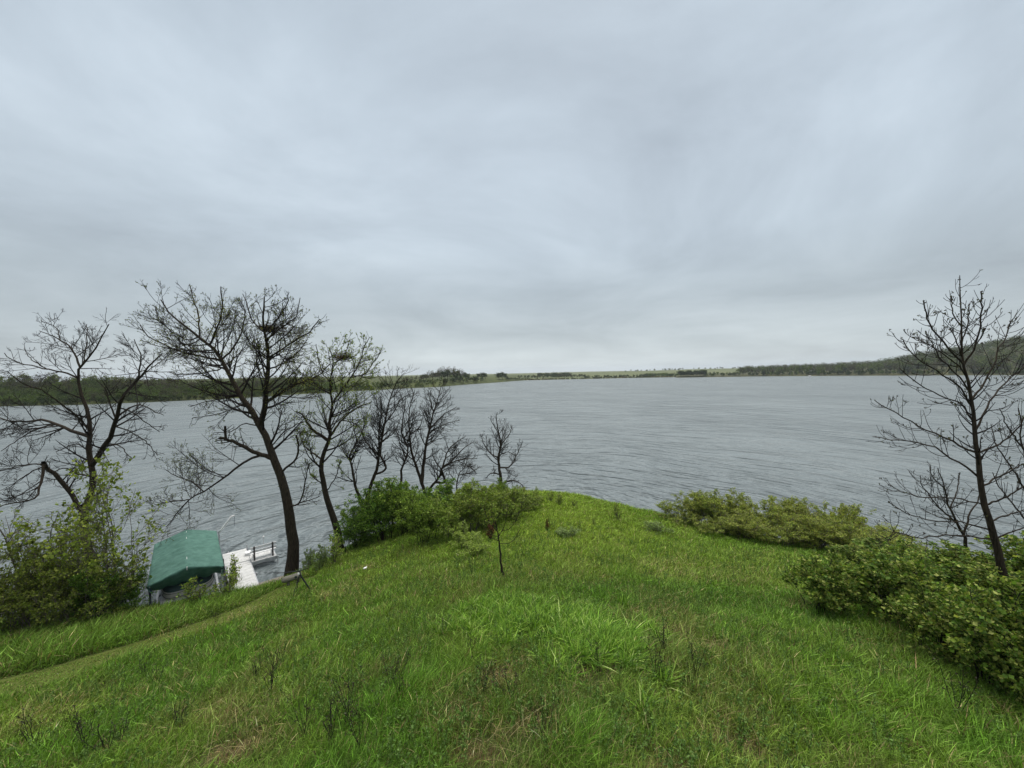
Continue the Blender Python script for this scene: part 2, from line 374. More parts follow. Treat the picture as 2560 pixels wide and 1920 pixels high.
# ------------------------------------------------------------------ generic branching growth
def resample(pts, n):
    pts = np.asarray(pts, float)
    if len(pts) > 2:           # Catmull-Rom
        P = np.vstack([2*pts[0]-pts[1], pts, 2*pts[-1]-pts[-2]]); out = []
        for i in range(1, len(P)-2):
            t = np.linspace(0, 1, 8, endpoint=False)[:, None]
            out.append(0.5*((2*P[i])+(-P[i-1]+P[i+1])*t+(2*P[i-1]-5*P[i]+4*P[i+1]-P[i+2])*t**2+(-P[i-1]+3*P[i]-3*P[i+1]+P[i+2])*t**3))
        pts = np.vstack(out+[pts[-1:]])
    s = np.r_[0, np.cumsum(np.linalg.norm(np.diff(pts, axis=0), axis=1))]
    q = np.linspace(0, s[-1], n)
    return np.stack([np.interp(q, s, pts[:, k]) for k in range(3)], 1)
def grow(P, Rr, m_, rg, t0=0.2, t1=1.0, ang=(35, 65), L=(0.5, 1.5), ratio=None, trop=0.1, wob=0.12, n=6, r0=0.55, rmin=0.006, rtip=0.006, up=(0, 0, 1), tpow=1.0, tipf=0.8):
    """m_ children on parents P (N,n,3); returns P2,R2"""
    Nn, k, _ = P.shape
    ln = np.linalg.norm(np.diff(P, axis=1), axis=2).sum(1)
    pi = rg.choice(Nn, m_, p=ln/ln.sum())
    t = t0+(t1-t0)*rg.random(m_)**tpow
    f = t*(k-1); i = np.minimum(f.astype(int), k-2); w = (f-i)[:, None]
    base = P[pi, i]*(1-w)+P[pi, i+1]*w; tan = norm(P[pi, i+1]-P[pi, i])
    rad = Rr[pi, i]*(1-w[:, 0])+Rr[pi, i+1]*w[:, 0]
    rv = rg.normal(size=(m_, 3)); perp = norm(rv-(rv*tan).sum(1, keepdims=True)*tan)
    a = np.radians(rg.uniform(ang[0], ang[1], m_))[:, None]
    d = norm(tan*np.cos(a)+perp*np.sin(a))
    Ln = rg.uniform(L[0], L[1], m_)
    if ratio: Ln = np.clip(ln[pi]*ratio*(1.12-tipf*t)*rg.uniform(0.6, 1.2, m_), L[0]*(1.1-.7*t), L[1])
    st = (Ln/(n-1))[:, None]
    out = [base]; upv = np.array(up, float)
    for s in range(n-1):
        out.append(out[-1]+d*st); d = norm(d+upv*trop+rg.normal(size=(m_, 3))*wob)
    Pn = np.stack(out, 1)
    rb = np.clip(rad*r0, rmin, None); rb = np.minimum(rb, 0.02*Ln+rmin)
    Rn = rb[:, None]*(1-np.linspace(0, 1, n)[None])+rtip*np.linspace(0, 1, n)[None]
    return Pn, Rn
def rot_leaves(Pos, Dir, size, rg, aspect=0.6, flop=0.5, cols=None, fold=0.0):
    """rhombic leaf quads: base at Pos, growing along Dir"""
    n = len(Pos); D = norm(Dir+rg.normal(size=(n, 3))*flop)
    rv = rg.normal(size=(n, 3)); S_ = norm(np.cross(D, rv)); Nn = np.cross(D, S_)
    s = np.broadcast_to(size, (n,))[:, None]
    mid = Pos+D*s*0.5
    V = np.stack([Pos, mid+S_*s*aspect*0.5+Nn*s*fold, Pos+D*s, mid-S_*s*aspect*0.5+Nn*s*fold], 1).reshape(-1, 3)
    F = np.arange(n*4).reshape(-1, 4)
    return V, F, (np.repeat(cols, 4, axis=0) if cols is not None else None)
def pal(rg, n, cols, jit=0.18, w=None):
    cols = np.array(cols, float); c = cols[rg.choice(len(cols), n, p=w)]; return np.clip(c*(1+rg.normal(size=(n, 1))*jit), 0.002, 1)
def pts_on(P, rg, m_, t0=0.0, t1=1.0):
    Nn, k, _ = P.shape; pi = rg.integers(0, Nn, m_); t = t0+(t1-t0)*rg.random(m_); f = t*(k-1); i = np.minimum(f.astype(int), k-2); w = (f-i)[:, None]
    return P[pi, i]*(1-w)+P[pi, i+1]*w, norm(P[pi, i+1]-P[pi, i])

# ------------------------------------------------------------------ traced bare trees
def limb_tree(name, label, depth, limbs, seed, sub=(14, 5, 2.2), L1=(0.8, 3.3), L2=(0.35, 1.3), L3=(0.15, 0.5), twig_r=0.009, bud=0.045, bud_n=1.5,
              budcols=((0.07, 0.085, 0.03), (0.10, 0.12, 0.035), (0.06, 0.05, 0.03)), trop=0.10, spread=0.30, leaf_on_trunk=0, cat='tree', extra_leaves=0, ang=(35, 70), group=None, mat=None, flare=1.5, base_z=None, tipbuds=0):
    rg = np.random.default_rng(seed)
    world_l = []       # (pts3, radii)
    pxpts = []
    for li, (pts, w0, w1) in enumerate(limbs):
        pts = np.array(pts, float)
        if li == 0: dep = np.full(len(pts), depth) + np.linspace(0, 1, len(pts))*rg.uniform(-.5, .5)
        else:
            # start at nearest already placed point
            allp = np.concatenate([q[0] for q in pxpts]); alld = np.concatenate([q[1] for q in pxpts])
            k = np.argmin(((allp-pts[0])**2).sum(1)); d0 = alld[k]; pts[0] = allp[k]
            Lm = np.linalg.norm(np.diff(pts, axis=0), axis=1).sum()/FPX*depth
            off = rg.choice([-1, 1])*rg.uniform(0.35, 1.0)*spread*Lm*1.4
            dep = d0+off*np.linspace(0, 1, len(pts))**1.2
        W = np.array([at_depth(p[0], p[1], d) for p, d in zip(pts, dep)])
        r0 = w0/FPX*depth*0.5*(1 if li == 0 or w0 >= 9 else 0.8); r1 = max(w1/FPX*depth*0.5, twig_r*1.2)
        n = 14 if li else 24
        if li == 0:
            gz = H(W[0, 0], W[0, 1]) if base_z is None else base_z
            if W[0, 2] > gz+0.1:
                g0 = W[0].copy(); dv = (W[1]-W[0]); g0[:2] -= dv[:2]/max(dv[2], .1)*(W[0, 2]-gz)*0.5; g0[2] = H(g0[0], g0[1])-0.25; W = np.vstack([g0, W]); pts = np.vstack([pts[0], pts]); dep = np.r_[dep[0], dep]
            else: W = np.vstack([W[0]-np.array([0, 0, .25]), W]); pts = np.vstack([pts[0], pts]); dep = np.r_[dep[0], dep]
        Pr = resample(W, n); tt = np.linspace(0, 1, n)
        rad = r1+(r0-r1)*(1-tt)**1.15 if li == 0 else r0+(r1-r0)*tt**0.85
        if li == 0: rad = rad*(1+(flare-1)*np.exp(-tt*26))
        Lt = np.linalg.norm(np.diff(Pr, axis=0), axis=1).sum()
        jit = rg.normal(size=(n, 3))*min(Lt*0.006, 0.02); jit[0] = 0; Pr = Pr+jit
        world_l.append((Pr, rad))
        s = np.linspace(0, 1, 40); sx = np.linspace(0, 1, len(pts))
        pxpts.append((np.stack([np.interp(s, sx, pts[:, 0]), np.interp(s, sx, pts[:, 1])], 1), np.interp(s, sx, dep)))
    base = world_l[0][0][0].copy(); base[2] += 0.25
    parts = []
    for i, (p, r) in enumerate(world_l): parts.append(tubes(p[None], r[None], 10 if i == 0 else 7))
    T = thing(name, label, cat, loc=base, group=group)
    V, F = merge(parts); link('trunk', mk_mesh('trunk', V-base, F, smooth=True), mat or M_bark, T)
    # laterals on the upper part of the trunk and all limbs
    P14 = np.stack([resample(p, 14) for p, r in world_l]); R14 = np.stack([np.interp(np.linspace(0, 1, 14), np.linspace(0, 1, len(r)), r) for p, r in world_l])
    P14[0] = resample(world_l[0][0][8:], 14); R14[0] = np.interp(np.linspace(0, 1, 14), np.linspace(0, 1, len(world_l[0][1])-8), world_l[0][1][8:])
    tot = np.linalg.norm(np.diff(P14, axis=1), axis=2).sum()
    n1 = int(tot*sub[0]/10)
    a1, b1 = grow(P14, R14, n1, rg, 0.12, 1.0, ang, L1, 0.55, trop, 0.07, 7, 0.5, twig_r*1.4, twig_r, tpow=0.85, tipf=0.86)
    n2 = int(n1*sub[1]); a2, b2 = grow(a1, b1, n2, rg, 0.15, 1.0, (28, 60), L2, 0.52, trop*1.0, 0.08, 5, 0.6, twig_r, twig_r*.8, tpow=0.8)
    n3 = int(n2*sub[2]); a3, b3 = grow(a2, b2, n3, rg, 0.2, 1.0, (20, 50), L3, 0.5, trop*1.3, 0.09, 4, 0.7, twig_r*.8, twig_r*.6)
    V, F = merge([tubes(a1, b1, 4), tubes(a2, b2, 3), tubes(a3, b3, 3)])
    cr = link('crown', mk_mesh('crown', V-base, F), M_twig, T)
    nb = int(n3*bud_n)
    if nb:
        pos, d = pts_on(a3, rg, nb, 0.5, 1.0)
        tip = a3[:, -1]; pos = np.concatenate([pos, tip, tip]); d = np.concatenate([d, norm(a3[:, -1]-a3[:, -2]), norm(a3[:, -1]-a3[:, -2])])
        c = pal(rg, len(pos), budcols)
        V, F, cc = rot_leaves(pos, d, bud*rg.uniform(.6, 1.3, len(pos)), rg, 0.6, 0.45, c)
        if extra_leaves:
            p2, d2 = pts_on(a2, rg, extra_leaves, .3, 1); c2 = pal(rg, extra_leaves, ((0.16, 0.22, 0.04), (0.12, 0.18, 0.035)))
            V2, F2, cc2 = rot_leaves(p2, d2, bud*1.3*rg.uniform(.6, 1.3, len(p2)), rg, 0.7, 0.6, c2)
            F2 = F2+len(V); V = np.vstack([V, V2]); F = np.vstack([F, F2]); cc = np.vstack([cc, cc2])
        if tipbuds:
            for p_, r_ in world_l:
                q_ = resample(p_, 30)[22:]; k_ = max(int(tipbuds), 1); tt2 = rg.random(k_)**.6*(len(q_)-1.001); ii2 = tt2.astype(int); w2 = (tt2-ii2)[:, None]
                pb = q_[ii2]*(1-w2)+q_[ii2+1]*w2; db = norm(norm(q_[ii2+1]-q_[ii2])*.8+rg.normal(size=(k_, 3))*.7)
                V2, F2, cc2 = rot_leaves(pb, db, .06*rg.uniform(.6, 1.3, k_), rg, .75, .1, pal(rg, k_, ((.03, .025, .018), (.06, .07, .025), (.045, .035, .02))))
                F2 = F2+len(V); V = np.vstack([V, V2]); F = np.vstack([F, F2]); cc = np.vstack([cc, cc2])
        if leaf_on_trunk:
            q = [resample(p, 14) for p, r in world_l[:8]]; rad = world_l[0][1].mean()
            p2, d2 = pts_on(np.stack(q), rg, leaf_on_trunk, .15, .8); p2 = p2+rg.normal(size=p2.shape)*rad*0.75
            c2 = pal(rg, leaf_on_trunk, ((0.17, 0.17, 0.035), (0.12, 0.13, 0.03), (0.2, 0.18, 0.05)))
            V2, F2, cc2 = rot_leaves(p2, d2, 0.07*rg.uniform(.6, 1.4, len(p2)), rg, 0.8, 1.2, c2)
            F2 = F2+len(V); V = np.vstack([V, V2]); F = np.vstack([F, F2]); cc = np.vstack([cc, cc2])
        link('buds', mk_mesh('buds', V-base, F, col=cc), M_leaf, cr)
    return T

# A: the large two-stemmed tree by the dock
limb_tree('bare_tree', 'tallest bare tree, thick dark trunk rising beside the white dock and forking in two', 24.0, [
    ([(729, 1442), (733, 1367), (726, 1312), (717, 1248), (701, 1184), (685, 1147), (665, 1092), (646, 1060), (630, 1028), (607, 996), (584, 955), (562, 918), (543, 881), (520, 859), (493, 840), (461, 813), (429, 790), (401, 749)], 29, 2.5),
    ([(655, 1070), (662, 1019), (665, 973), (669, 927), (671, 881), (665, 849), (660, 817), (658, 772), (662, 744)], 15, 2.5),
    ([(671, 1010), (703, 982), (736, 962), (772, 950), (800, 936), (823, 909)], 8, 2), ([(676, 891), (699, 877), (740, 849), (772, 831), (800, 799)], 6, 2),
    ([(671, 925), (708, 909), (749, 877), (768, 850)], 5, 2), ([(552, 909), (520, 895), (484, 886), (447, 877), (406, 859), (369, 840), (350, 812)], 7, 2),
    ([(532, 863), (539, 831), (552, 795), (557, 762), (550, 717)], 6, 2), ([(511, 836), (497, 795), (484, 749), (474, 712)], 5, 2), ([(571, 900), (589, 863), (607, 817), (612, 780), (598, 745)], 6, 2),
    ([(681, 1155), (644, 1133), (607, 1115), (575, 1101), (548, 1095)], 12, 6), ([(566, 1098), (563, 1080), (563, 1066)], 7, 5),
    ([(653, 1140), (616, 1152), (580, 1179), (543, 1207), (507, 1230), (475, 1248), (442, 1285), (415, 1318)], 8, 2), ([(465, 1243), (429, 1253), (387, 1262)], 4, 1.5), ([(507, 1228), (475, 1202), (440, 1190), (415, 1175)], 4, 1.5),
    ([(617, 1010), (557, 1033), (510, 1040), (479, 1046)], 4, 1.5), ([(598, 985), (543, 998), (475, 1017)], 4, 1.5), ([(566, 925), (511, 932), (442, 936)], 4, 1.5), ([(580, 950), (540, 960), (500, 985)], 4, 1.5),
    ([(717, 1184), (740, 1147), (745, 1110), (742, 1088)], 7, 4), ([(726, 1280), (749, 1257), (763, 1207), (772, 1161)], 6, 2), ([(745, 1258), (781, 1248), (800, 1240)], 4, 1.5),
    ([(666, 965), (650, 930), (640, 890), (645, 850)], 4, 1.5), ([(660, 830), (690, 800), (715, 765), (722, 730)], 4.5, 1.5), ([(660, 835), (630, 800), (618, 760), (605, 735)], 4.5, 1.5), ([(664, 850), (700, 822), (740, 790), (750, 745)], 4.5, 1.5),
    ([(493, 840), (470, 850), (430, 830), (395, 790), (390, 765)], 4, 1.5), ([(650, 1065), (610, 1060), (575, 1080), (540, 1080)], 4, 1.5), ([(686, 1120), (710, 1080), (745, 1060), (770, 1050)], 4.5, 1.5)],
    11, sub=(27, 6.0, 3.0), leaf_on_trunk=1800, twig_r=0.0085, bud=.065, budcols=((0.09, 0.11, 0.035), (0.15, 0.18, 0.05), (0.06, 0.05, 0.03)))
# B
limb_tree('budding_tree', 'leaning tree with pale yellow-green buds, just right of the tallest bare tree', 26.5, [
    ([(853, 1397), (846, 1335), (824, 1270), (810, 1212), (803, 1162), (813, 1125), (826, 1089), (824, 1053), (831, 1010), (824, 981), (826, 945), (835, 908), (824, 872)], 19, 2),
    ([(831, 1005), (853, 977), (875, 945), (900, 905), (911, 865), (925, 843)], 7, 1.5), ([(831, 1086), (853, 1053), (875, 1031), (900, 1017), (930, 1004)], 8, 2), ([(817, 1104), (792, 1082), (770, 1060), (755, 1036), (741, 1028)], 9, 3),
    ([(799, 1154), (777, 1129), (759, 1111), (750, 1080)], 6, 2), ([(828, 960), (805, 930), (795, 890), (790, 860)], 4, 1.5), ([(835, 908), (860, 890), (875, 850)], 4, 1.5), ([(875, 945), (910, 935), (940, 900), (950, 880)], 4, 1.5),
    ([(815, 1230), (840, 1190), (850, 1150)], 4, 1.5), ([(812, 1215), (780, 1190), (770, 1160)], 4, 1.5), ([(855, 1050), (890, 1060), (905, 1080)], 4, 1.5)],
    12, sub=(30, 6.0, 2.8), bud=0.075, bud_n=1.6, budcols=((0.26, 0.32, 0.08), (0.2, 0.25, 0.06), (0.14, 0.15, 0.04)), leaf_on_trunk=700, twig_r=0.0082, extra_leaves=2500)
# K: far-left tree
limb_tree('bare_tree', 'bare spreading tree at the left edge with a broken limb drooping beside its trunk', 21.5, [
    ([(238, 1421), (214, 1355), (208, 1301), (229, 1234), (232, 1180), (228, 1155), (222, 1107), (226, 1069), (218, 1028), (203, 990), (195, 955), (196, 927), (203, 914), (228, 886), (250, 851), (266, 830), (274, 812)], 24, 2),
    ([(232, 1160), (259, 1123), (278, 1088), (290, 1047), (301, 1006), (323, 971), (345, 949), (358, 933), (380, 908), (405, 883)], 13, 2), ([(345, 949), (348, 925), (352, 890), (335, 850)], 5, 1.5),
    ([(294, 1044), (316, 1025), (348, 1012), (380, 1025), (411, 1038)], 6, 1.5), ([(288, 1045), (272, 1003), (263, 971), (240, 950)], 5, 1.5),
    ([(215, 1075), (190, 1038), (165, 1019), (136, 996), (104, 974)], 7, 2), ([(214, 1095), (177, 1076), (142, 1060), (104, 1050), (63, 1053), (25, 1053), (-20, 1036)], 9, 2.5), ([(142, 1062), (95, 1072), (47, 1098), (5, 1127)], 5, 1.5),
    ([(196, 945), (158, 930), (120, 924), (79, 914), (30, 900), (10, 880)], 6, 1.5), ([(200, 920), (190, 895), (177, 870), (152, 851), (127, 838), (98, 826)], 6, 1.5), ([(205, 912), (215, 870), (218, 838), (215, 810)], 4, 1.5),
    ([(225, 1195), (190, 1183), (165, 1170), (130, 1180)], 6, 2), ([(210, 1290), (193, 1261), (172, 1225), (145, 1195), (115, 1168), (108, 1159)], 11, 8), ([(108, 1160), (105, 1195), (96, 1228), (81, 1249), (30, 1258), (-10, 1272)], 8, 2),
    ([(110, 1160), (60, 1162), (-10, 1180)], 4, 1.5), ([(112, 1165), (70, 1185), (20, 1220)], 4, 1.5), ([(150, 850), (140, 820), (100, 800)], 3, 1.2), ([(120, 924), (80, 900), (60, 870)], 3.5, 1.2), ([(104, 974), (60, 960), (20, 930)], 4, 1.5),
    ([(290, 1070), (330, 1080), (370, 1110), (395, 1140)], 4, 1.5), ([(268, 1110), (300, 1115), (330, 1150)], 4, 1.5), ([(296, 1020), (330, 1030), (370, 1060), (400, 1080)], 4, 1.5), ([(225, 1120), (190, 1110), (140, 1130)], 4, 1.5)],
    13, sub=(24, 5.5, 2.8), L1=(.4, 1.9), bud=0.03, bud_n=0.8, budcols=((0.05, 0.045, 0.035), (0.04, 0.035, 0.03)), twig_r=0.0085, trop=0.05, spread=0.35)
# small bare trees on the point, left to right
small = dict(sub=(46, 5.5, 2.6), L1=(0.3, 1.8), L2=(0.2, 0.8), L3=(0.1, 0.32), bud=0.03, bud_n=0.6, budcols=((0.06, 0.055, 0.035), (0.05, 0.04, 0.03)), twig_r=0.0075, group='small bare trees behind the bushes on the point', trop=0.12)
limb_tree('bare_tree', 'crooked thin bare tree between the budding tree and the tall slanting one', 28, [
    ([(907, 1290), (904, 1262), (889, 1216), (880, 1169), (875, 1140), (889, 1111), (904, 1082), (915, 1053), (918, 1030)], 11, 1.5), ([(880, 1160), (860, 1130), (850, 1100)], 4, 1.5), ([(892, 1105), (885, 1070), (880, 1040)], 4, 1.5)], 21, leaf_on_trunk=120, **small)
limb_tree('bare_tree', 'tall slanting bare tree whose top bends right over the far shore', 29, [
    ([(915, 1260), (925, 1220), (944, 1169), (949, 1125), (962, 1053), (976, 995), (991, 959), (1009, 934)], 13, 1.5), ([(949, 1125), (947, 1082), (953, 1031), (950, 990)], 6, 1.5), ([(947, 1136), (925, 1118), (911, 1100), (900, 1070)], 5, 1.5),
    ([(960, 1060), (985, 1030), (1000, 1000), (1025, 985)], 4, 1.5), ([(976, 995), (1000, 975), (1020, 950)], 3, 1.2), ([(973, 1201), (965, 1173), (954, 1144), (949, 1130)], 7, 5), ([(962, 1050), (945, 1020), (940, 985)], 3, 1.2), ([(952, 1110), (985, 1080), (1000, 1050)], 4, 1.5)], 22, **small)
limb_tree('bare_tree', 'slim wavy bare tree right of the slanting one', 30, [
    ([(1000, 1240), (1003, 1205), (1005, 1169), (1020, 1125), (1005, 1082), (1009, 1035), (1016, 990)], 9, 1.5), ([(1012, 1140), (1000, 1110), (992, 1075)], 4, 1.5), ([(1010, 1095), (1030, 1065), (1040, 1040)], 4, 1.5)], 23, **small)
limb_tree('bare_tree', 'two-stemmed bare tree forming a V, fullest crown of the small bare trees', 30.5, [
    ([(1066, 1250), (1061, 1227), (1048, 1187), (1030, 1133), (1025, 1089), (1023, 1035), (1034, 981)], 11, 1.5), ([(1056, 1205), (1057, 1185), (1063, 1125), (1074, 1071), (1088, 1017), (1099, 981), (1103, 965)], 10, 1.5),
    ([(1074, 1075), (1106, 1039), (1142, 1017)], 5, 1.3), ([(1072, 1085), (1114, 1060), (1150, 1050)], 4, 1.3), ([(1025, 1089), (1050, 1065), (1060, 1030)], 4, 1.3), ([(1085, 1030), (1075, 1000), (1070, 975)], 4, 1.3), ([(1064, 1120), (1090, 1100), (1120, 1090)], 3, 1.3)], 24, **small)
limb_tree('bare_tree', 'low wide bare tree arching to the right above the green bushes', 31.5, [
    ([(1070, 1250), (1074, 1223), (1100, 1190), (1103, 1172), (1124, 1158), (1160, 1147), (1193, 1147)], 10, 1.5), ([(1103, 1172), (1085, 1147), (1080, 1120)], 4, 1.3), ([(1106, 1168), (1121, 1125), (1142, 1104), (1165, 1090)], 6, 1.3), ([(1125, 1157), (1160, 1120), (1185, 1105)], 5, 1.3),
    ([(1116, 1230), (1112, 1205), (1106, 1183), (1103, 1176)], 8, 6), ([(1142, 1150), (1170, 1165), (1190, 1180)], 3, 1.3)], 25, **small)
limb_tree('bare_tree', 'smallest thin bare tree, low and twiggy, left of the lone gnarled one', 32.5, [
    ([(1139, 1250), (1141, 1225), (1146, 1190), (1164, 1162), (1170, 1140)], 5, 1.3), ([(1144, 1205), (1125, 1185), (1118, 1160)], 3, 1.2), ([(1148, 1190), (1180, 1180), (1200, 1165)], 3, 1.2)], 26, **small)
limb_tree('bare_tree', 'lone gnarled bare tree standing apart at the right end of the point against the water', 33, [
    ([(1258, 1260), (1255, 1227), (1251, 1190), (1246, 1147), (1251, 1118), (1247, 1082), (1240, 1046), (1244, 1030)], 11, 1.5), ([(1245, 1147), (1226, 1133), (1208, 1107), (1205, 1085)], 5, 1.3), ([(1251, 1169), (1276, 1165), (1298, 1125), (1305, 1110)], 5, 1.3), ([(1250, 1112), (1273, 1086), (1280, 1065)], 4, 1.3),
    ([(1256, 1212), (1280, 1201), (1300, 1208), (1312, 1222)], 5, 1.5), ([(1251, 1190), (1229, 1183), (1215, 1195)], 5, 1.5), ([(1248, 1080), (1232, 1060), (1226, 1045)], 3, 1.2), ([(1249, 1140), (1270, 1130), (1290, 1140)], 3, 1.2)], 27, **small)
# right-hand trees
rt = dict(trop=0.2, spread=0.3, budcols=((0.05, 0.045, 0.03), (0.07, 0.08, 0.03), (0.04, 0.03, 0.025)))
limb_tree('young_bare_tree', 'upright young bare tree at the right edge with knobbly buds and ascending limbs', 12.0, [
    ([(2520, 1480), (2501, 1411), (2484, 1339), (2465, 1281), (2453, 1219), (2446, 1161), (2441, 1098), (2436, 1035), (2424, 978), (2410, 915), (2402, 867), (2405, 809), (2398, 751), (2397, 686)], 19, 1.5),
    ([(2409, 905), (2369, 867), (2330, 818), (2316, 785), (2310, 756)], 6, 2.5), ([(2412, 930), (2373, 895), (2320, 862), (2284, 843)], 4, 2), ([(2422, 985), (2393, 939), (2349, 890), (2316, 833)], 5, 2), ([(2430, 1026), (2398, 968), (2330, 920), (2277, 881), (2257, 847)], 5.5, 2),
    ([(2438, 1088), (2412, 1016), (2369, 997), (2291, 958), (2250, 920)], 5.5, 2), ([(2441, 1132), (2398, 1112), (2349, 1088), (2291, 1064), (2243, 1035), (2189, 1002)], 6.5, 2), ([(2444, 1194), (2407, 1161), (2349, 1127), (2277, 1103), (2224, 1100), (2180, 1091)], 6.5, 2),
    ([(2452, 1257), (2373, 1243), (2301, 1243), (2253, 1228), (2221, 1211)], 5, 1.8), ([(2478, 1320), (2398, 1305), (2320, 1301), (2267, 1281), (2221, 1255)], 5, 1.8), ([(2486, 1350), (2397, 1339), (2301, 1344), (2226, 1330)], 5, 1.8),
    ([(2411, 912), (2436, 867), (2451, 809), (2453, 727)], 5.5, 2.5), ([(2429, 997), (2465, 944), (2494, 881), (2513, 843), (2528, 799)], 6, 2), ([(2440, 1079), (2470, 1011), (2499, 968), (2542, 934), (2575, 900)], 6, 2), ([(2445, 1132), (2494, 1112), (2533, 1084), (2565, 1040)], 6, 2),
    ([(2455, 1219), (2494, 1194), (2570, 1155)], 6, 2), ([(2470, 1265), (2513, 1243), (2580, 1205)], 6, 2), ([(2482, 1305), (2523, 1286), (2590, 1270)], 5, 2), ([(2492, 1360), (2530, 1330), (2590, 1310)], 5, 2),
    ([(2404, 820), (2385, 790), (2378, 740)], 4, 2), ([(2403, 850), (2420, 810), (2422, 760)], 4, 2), ([(2436, 867), (2455, 840), (2462, 820)], 3, 2), ([(2409, 900), (2390, 850), (2375, 820)], 4, 2)],
    31, sub=(52, 1.6, 0.9), L1=(0.15, 0.8), L2=(0.1, 0.45), L3=(0.05, 0.12), bud=0.05, bud_n=2.6, twig_r=0.006, tipbuds=12, **rt)
limb_tree('young_bare_tree', 'smaller twiggy bare tree left of and behind the knobbly-budded one', 16.5, [
    ([(2420, 1440), (2417, 1392), (2410, 1339), (2388, 1301), (2369, 1257), (2359, 1209), (2345, 1170)], 10, 1.8), ([(2410, 1335), (2426, 1281), (2445, 1250), (2450, 1200)], 6, 1.6), ([(2395, 1310), (2350, 1270), (2310, 1220), (2300, 1190)], 5, 1.5), ([(2388, 1301), (2340, 1290), (2300, 1270)], 4, 1.5), ([(2375, 1270), (2395, 1220), (2400, 1180)], 4, 1.5), ([(2362, 1220), (2330, 1190), (2325, 1160)], 4, 1.5)],
    32, sub=(28, 2.4, 1.0), L1=(0.4, 1.3), L2=(0.15, 0.5), L3=(0.08, 0.2), bud=0.04, bud_n=1.2, twig_r=0.0065, **rt)
limb_tree('young_bare_tree', 'twiggy bare tree mostly cut off by the right edge, behind the bushes', 15.0, [
    ([(2600, 1480), (2592, 1400), (2580, 1300), (2570, 1200), (2555, 1100), (2548, 1020)], 12, 1.8), ([(2585, 1330), (2540, 1270), (2500, 1220), (2480, 1180)], 6, 1.6), ([(2575, 1240), (2530, 1170), (2490, 1110), (2480, 1060)], 6, 1.6), ([(2560, 1130), (2520, 1070), (2500, 1020)], 5, 1.5), ([(2590, 1380), (2540, 1350), (2500, 1340)], 4, 1.5), ([(2570, 1200), (2610, 1120), (2620, 1050)], 5, 1.5)],
    33, sub=(18, 2.2, 0.9), L1=(0.35, 1.2), L2=(0.15, 0.5), L3=(0.08, 0.2), bud=0.04, bud_n=1.2, twig_r=0.0062, **rt)
# sapling in the meadow
_sb = ground_at(1260, 1447)
limb_tree('sapling', 'thin dark sapling standing alone in the middle of the grassy slope', _sb[1], [
    ([(1260, 1447), (1253, 1410), (1249, 1358), (1246, 1340), (1240, 1320), (1240, 1305), (1247, 1293), (1252, 1276), (1254, 1255)], 7, 1.2), ([(1243, 1329), (1226, 1308), (1215, 1286), (1208, 1255)], 2.6, 1), ([(1246, 1340), (1258, 1322), (1265, 1297), (1270, 1265)], 2.6, 1), ([(1256, 1326), (1276, 1320), (1292, 1297), (1299, 1275)], 2.2, 1),
    ([(1249, 1356), (1267, 1359), (1287, 1347), (1302, 1318)], 2.2, 1), ([(1246, 1341), (1231, 1338), (1215, 1325), (1206, 1310)], 2, 1), ([(1226, 1308), (1230, 1280), (1228, 1258)], 1.5, .8)],
    34, sub=(30, 1.2, 0.6), L1=(0.1, 0.45), L2=(0.05, 0.2), L3=(0.03, 0.08), bud=0.075, bud_n=1.4, twig_r=0.0035, budcols=((0.2, 0.26, 0.06), (0.26, 0.3, 0.08), (0.14, 0.17, 0.04)), spread=.2, flare=1.3, extra_leaves=160)
# debris clumps (nests of last year's twigs) caught in the two crowns
def nest(label, px, py, depth, r, seed, cols):
    rg = np.random.default_rng(seed); c = at_depth(px, py, depth)
    n = 260; p0 = rg.normal(size=(n, 3))*np.array([r, r, r*.45])*.5; d = norm(rg.normal(size=(n, 3))*np.array([1, 1, .35])); P = np.stack([p0, p0+d*.14, p0+d*.3+rg.normal(size=(n, 3))*.04], 1)
    V, F = tubes(P, np.full((n, 3), 0.011), 3)
    V2, F2, c2 = rot_leaves(rg.normal(size=(160, 3))*np.array([r, r, r*.5])*.55, rg.normal(size=(160, 3)), .09, rg, .6, 1, pal(rg, 160, cols))
    cc = np.vstack([pal(rg, len(V), ((.04, .03, .025), (.07, .05, .035))), c2])
    link('nest', mk_mesh('nest', np.vstack([V, V2]), [np.vstack([F, F2+len(V)])], col=cc), M_leaf, None, loc=c, label=label, category='nest')
nest('dark tangled twig nest high in the right stem of the tallest bare tree', 703, 826, 24.0, 1.0, 1, ((.08, .05, .03), (.05, .04, .025)))
nest('small rusty leaf clump at the top of the tallest tree, left of the dark nest', 668, 821, 23.9, .35, 2, ((.16, .08, .035), (.1, .06, .03)))
nest('tan leafy clump caught in the top of the budding tree', 853, 893, 26.5, .6, 3, ((.2, .14, .06), (.14, .12, .04)))

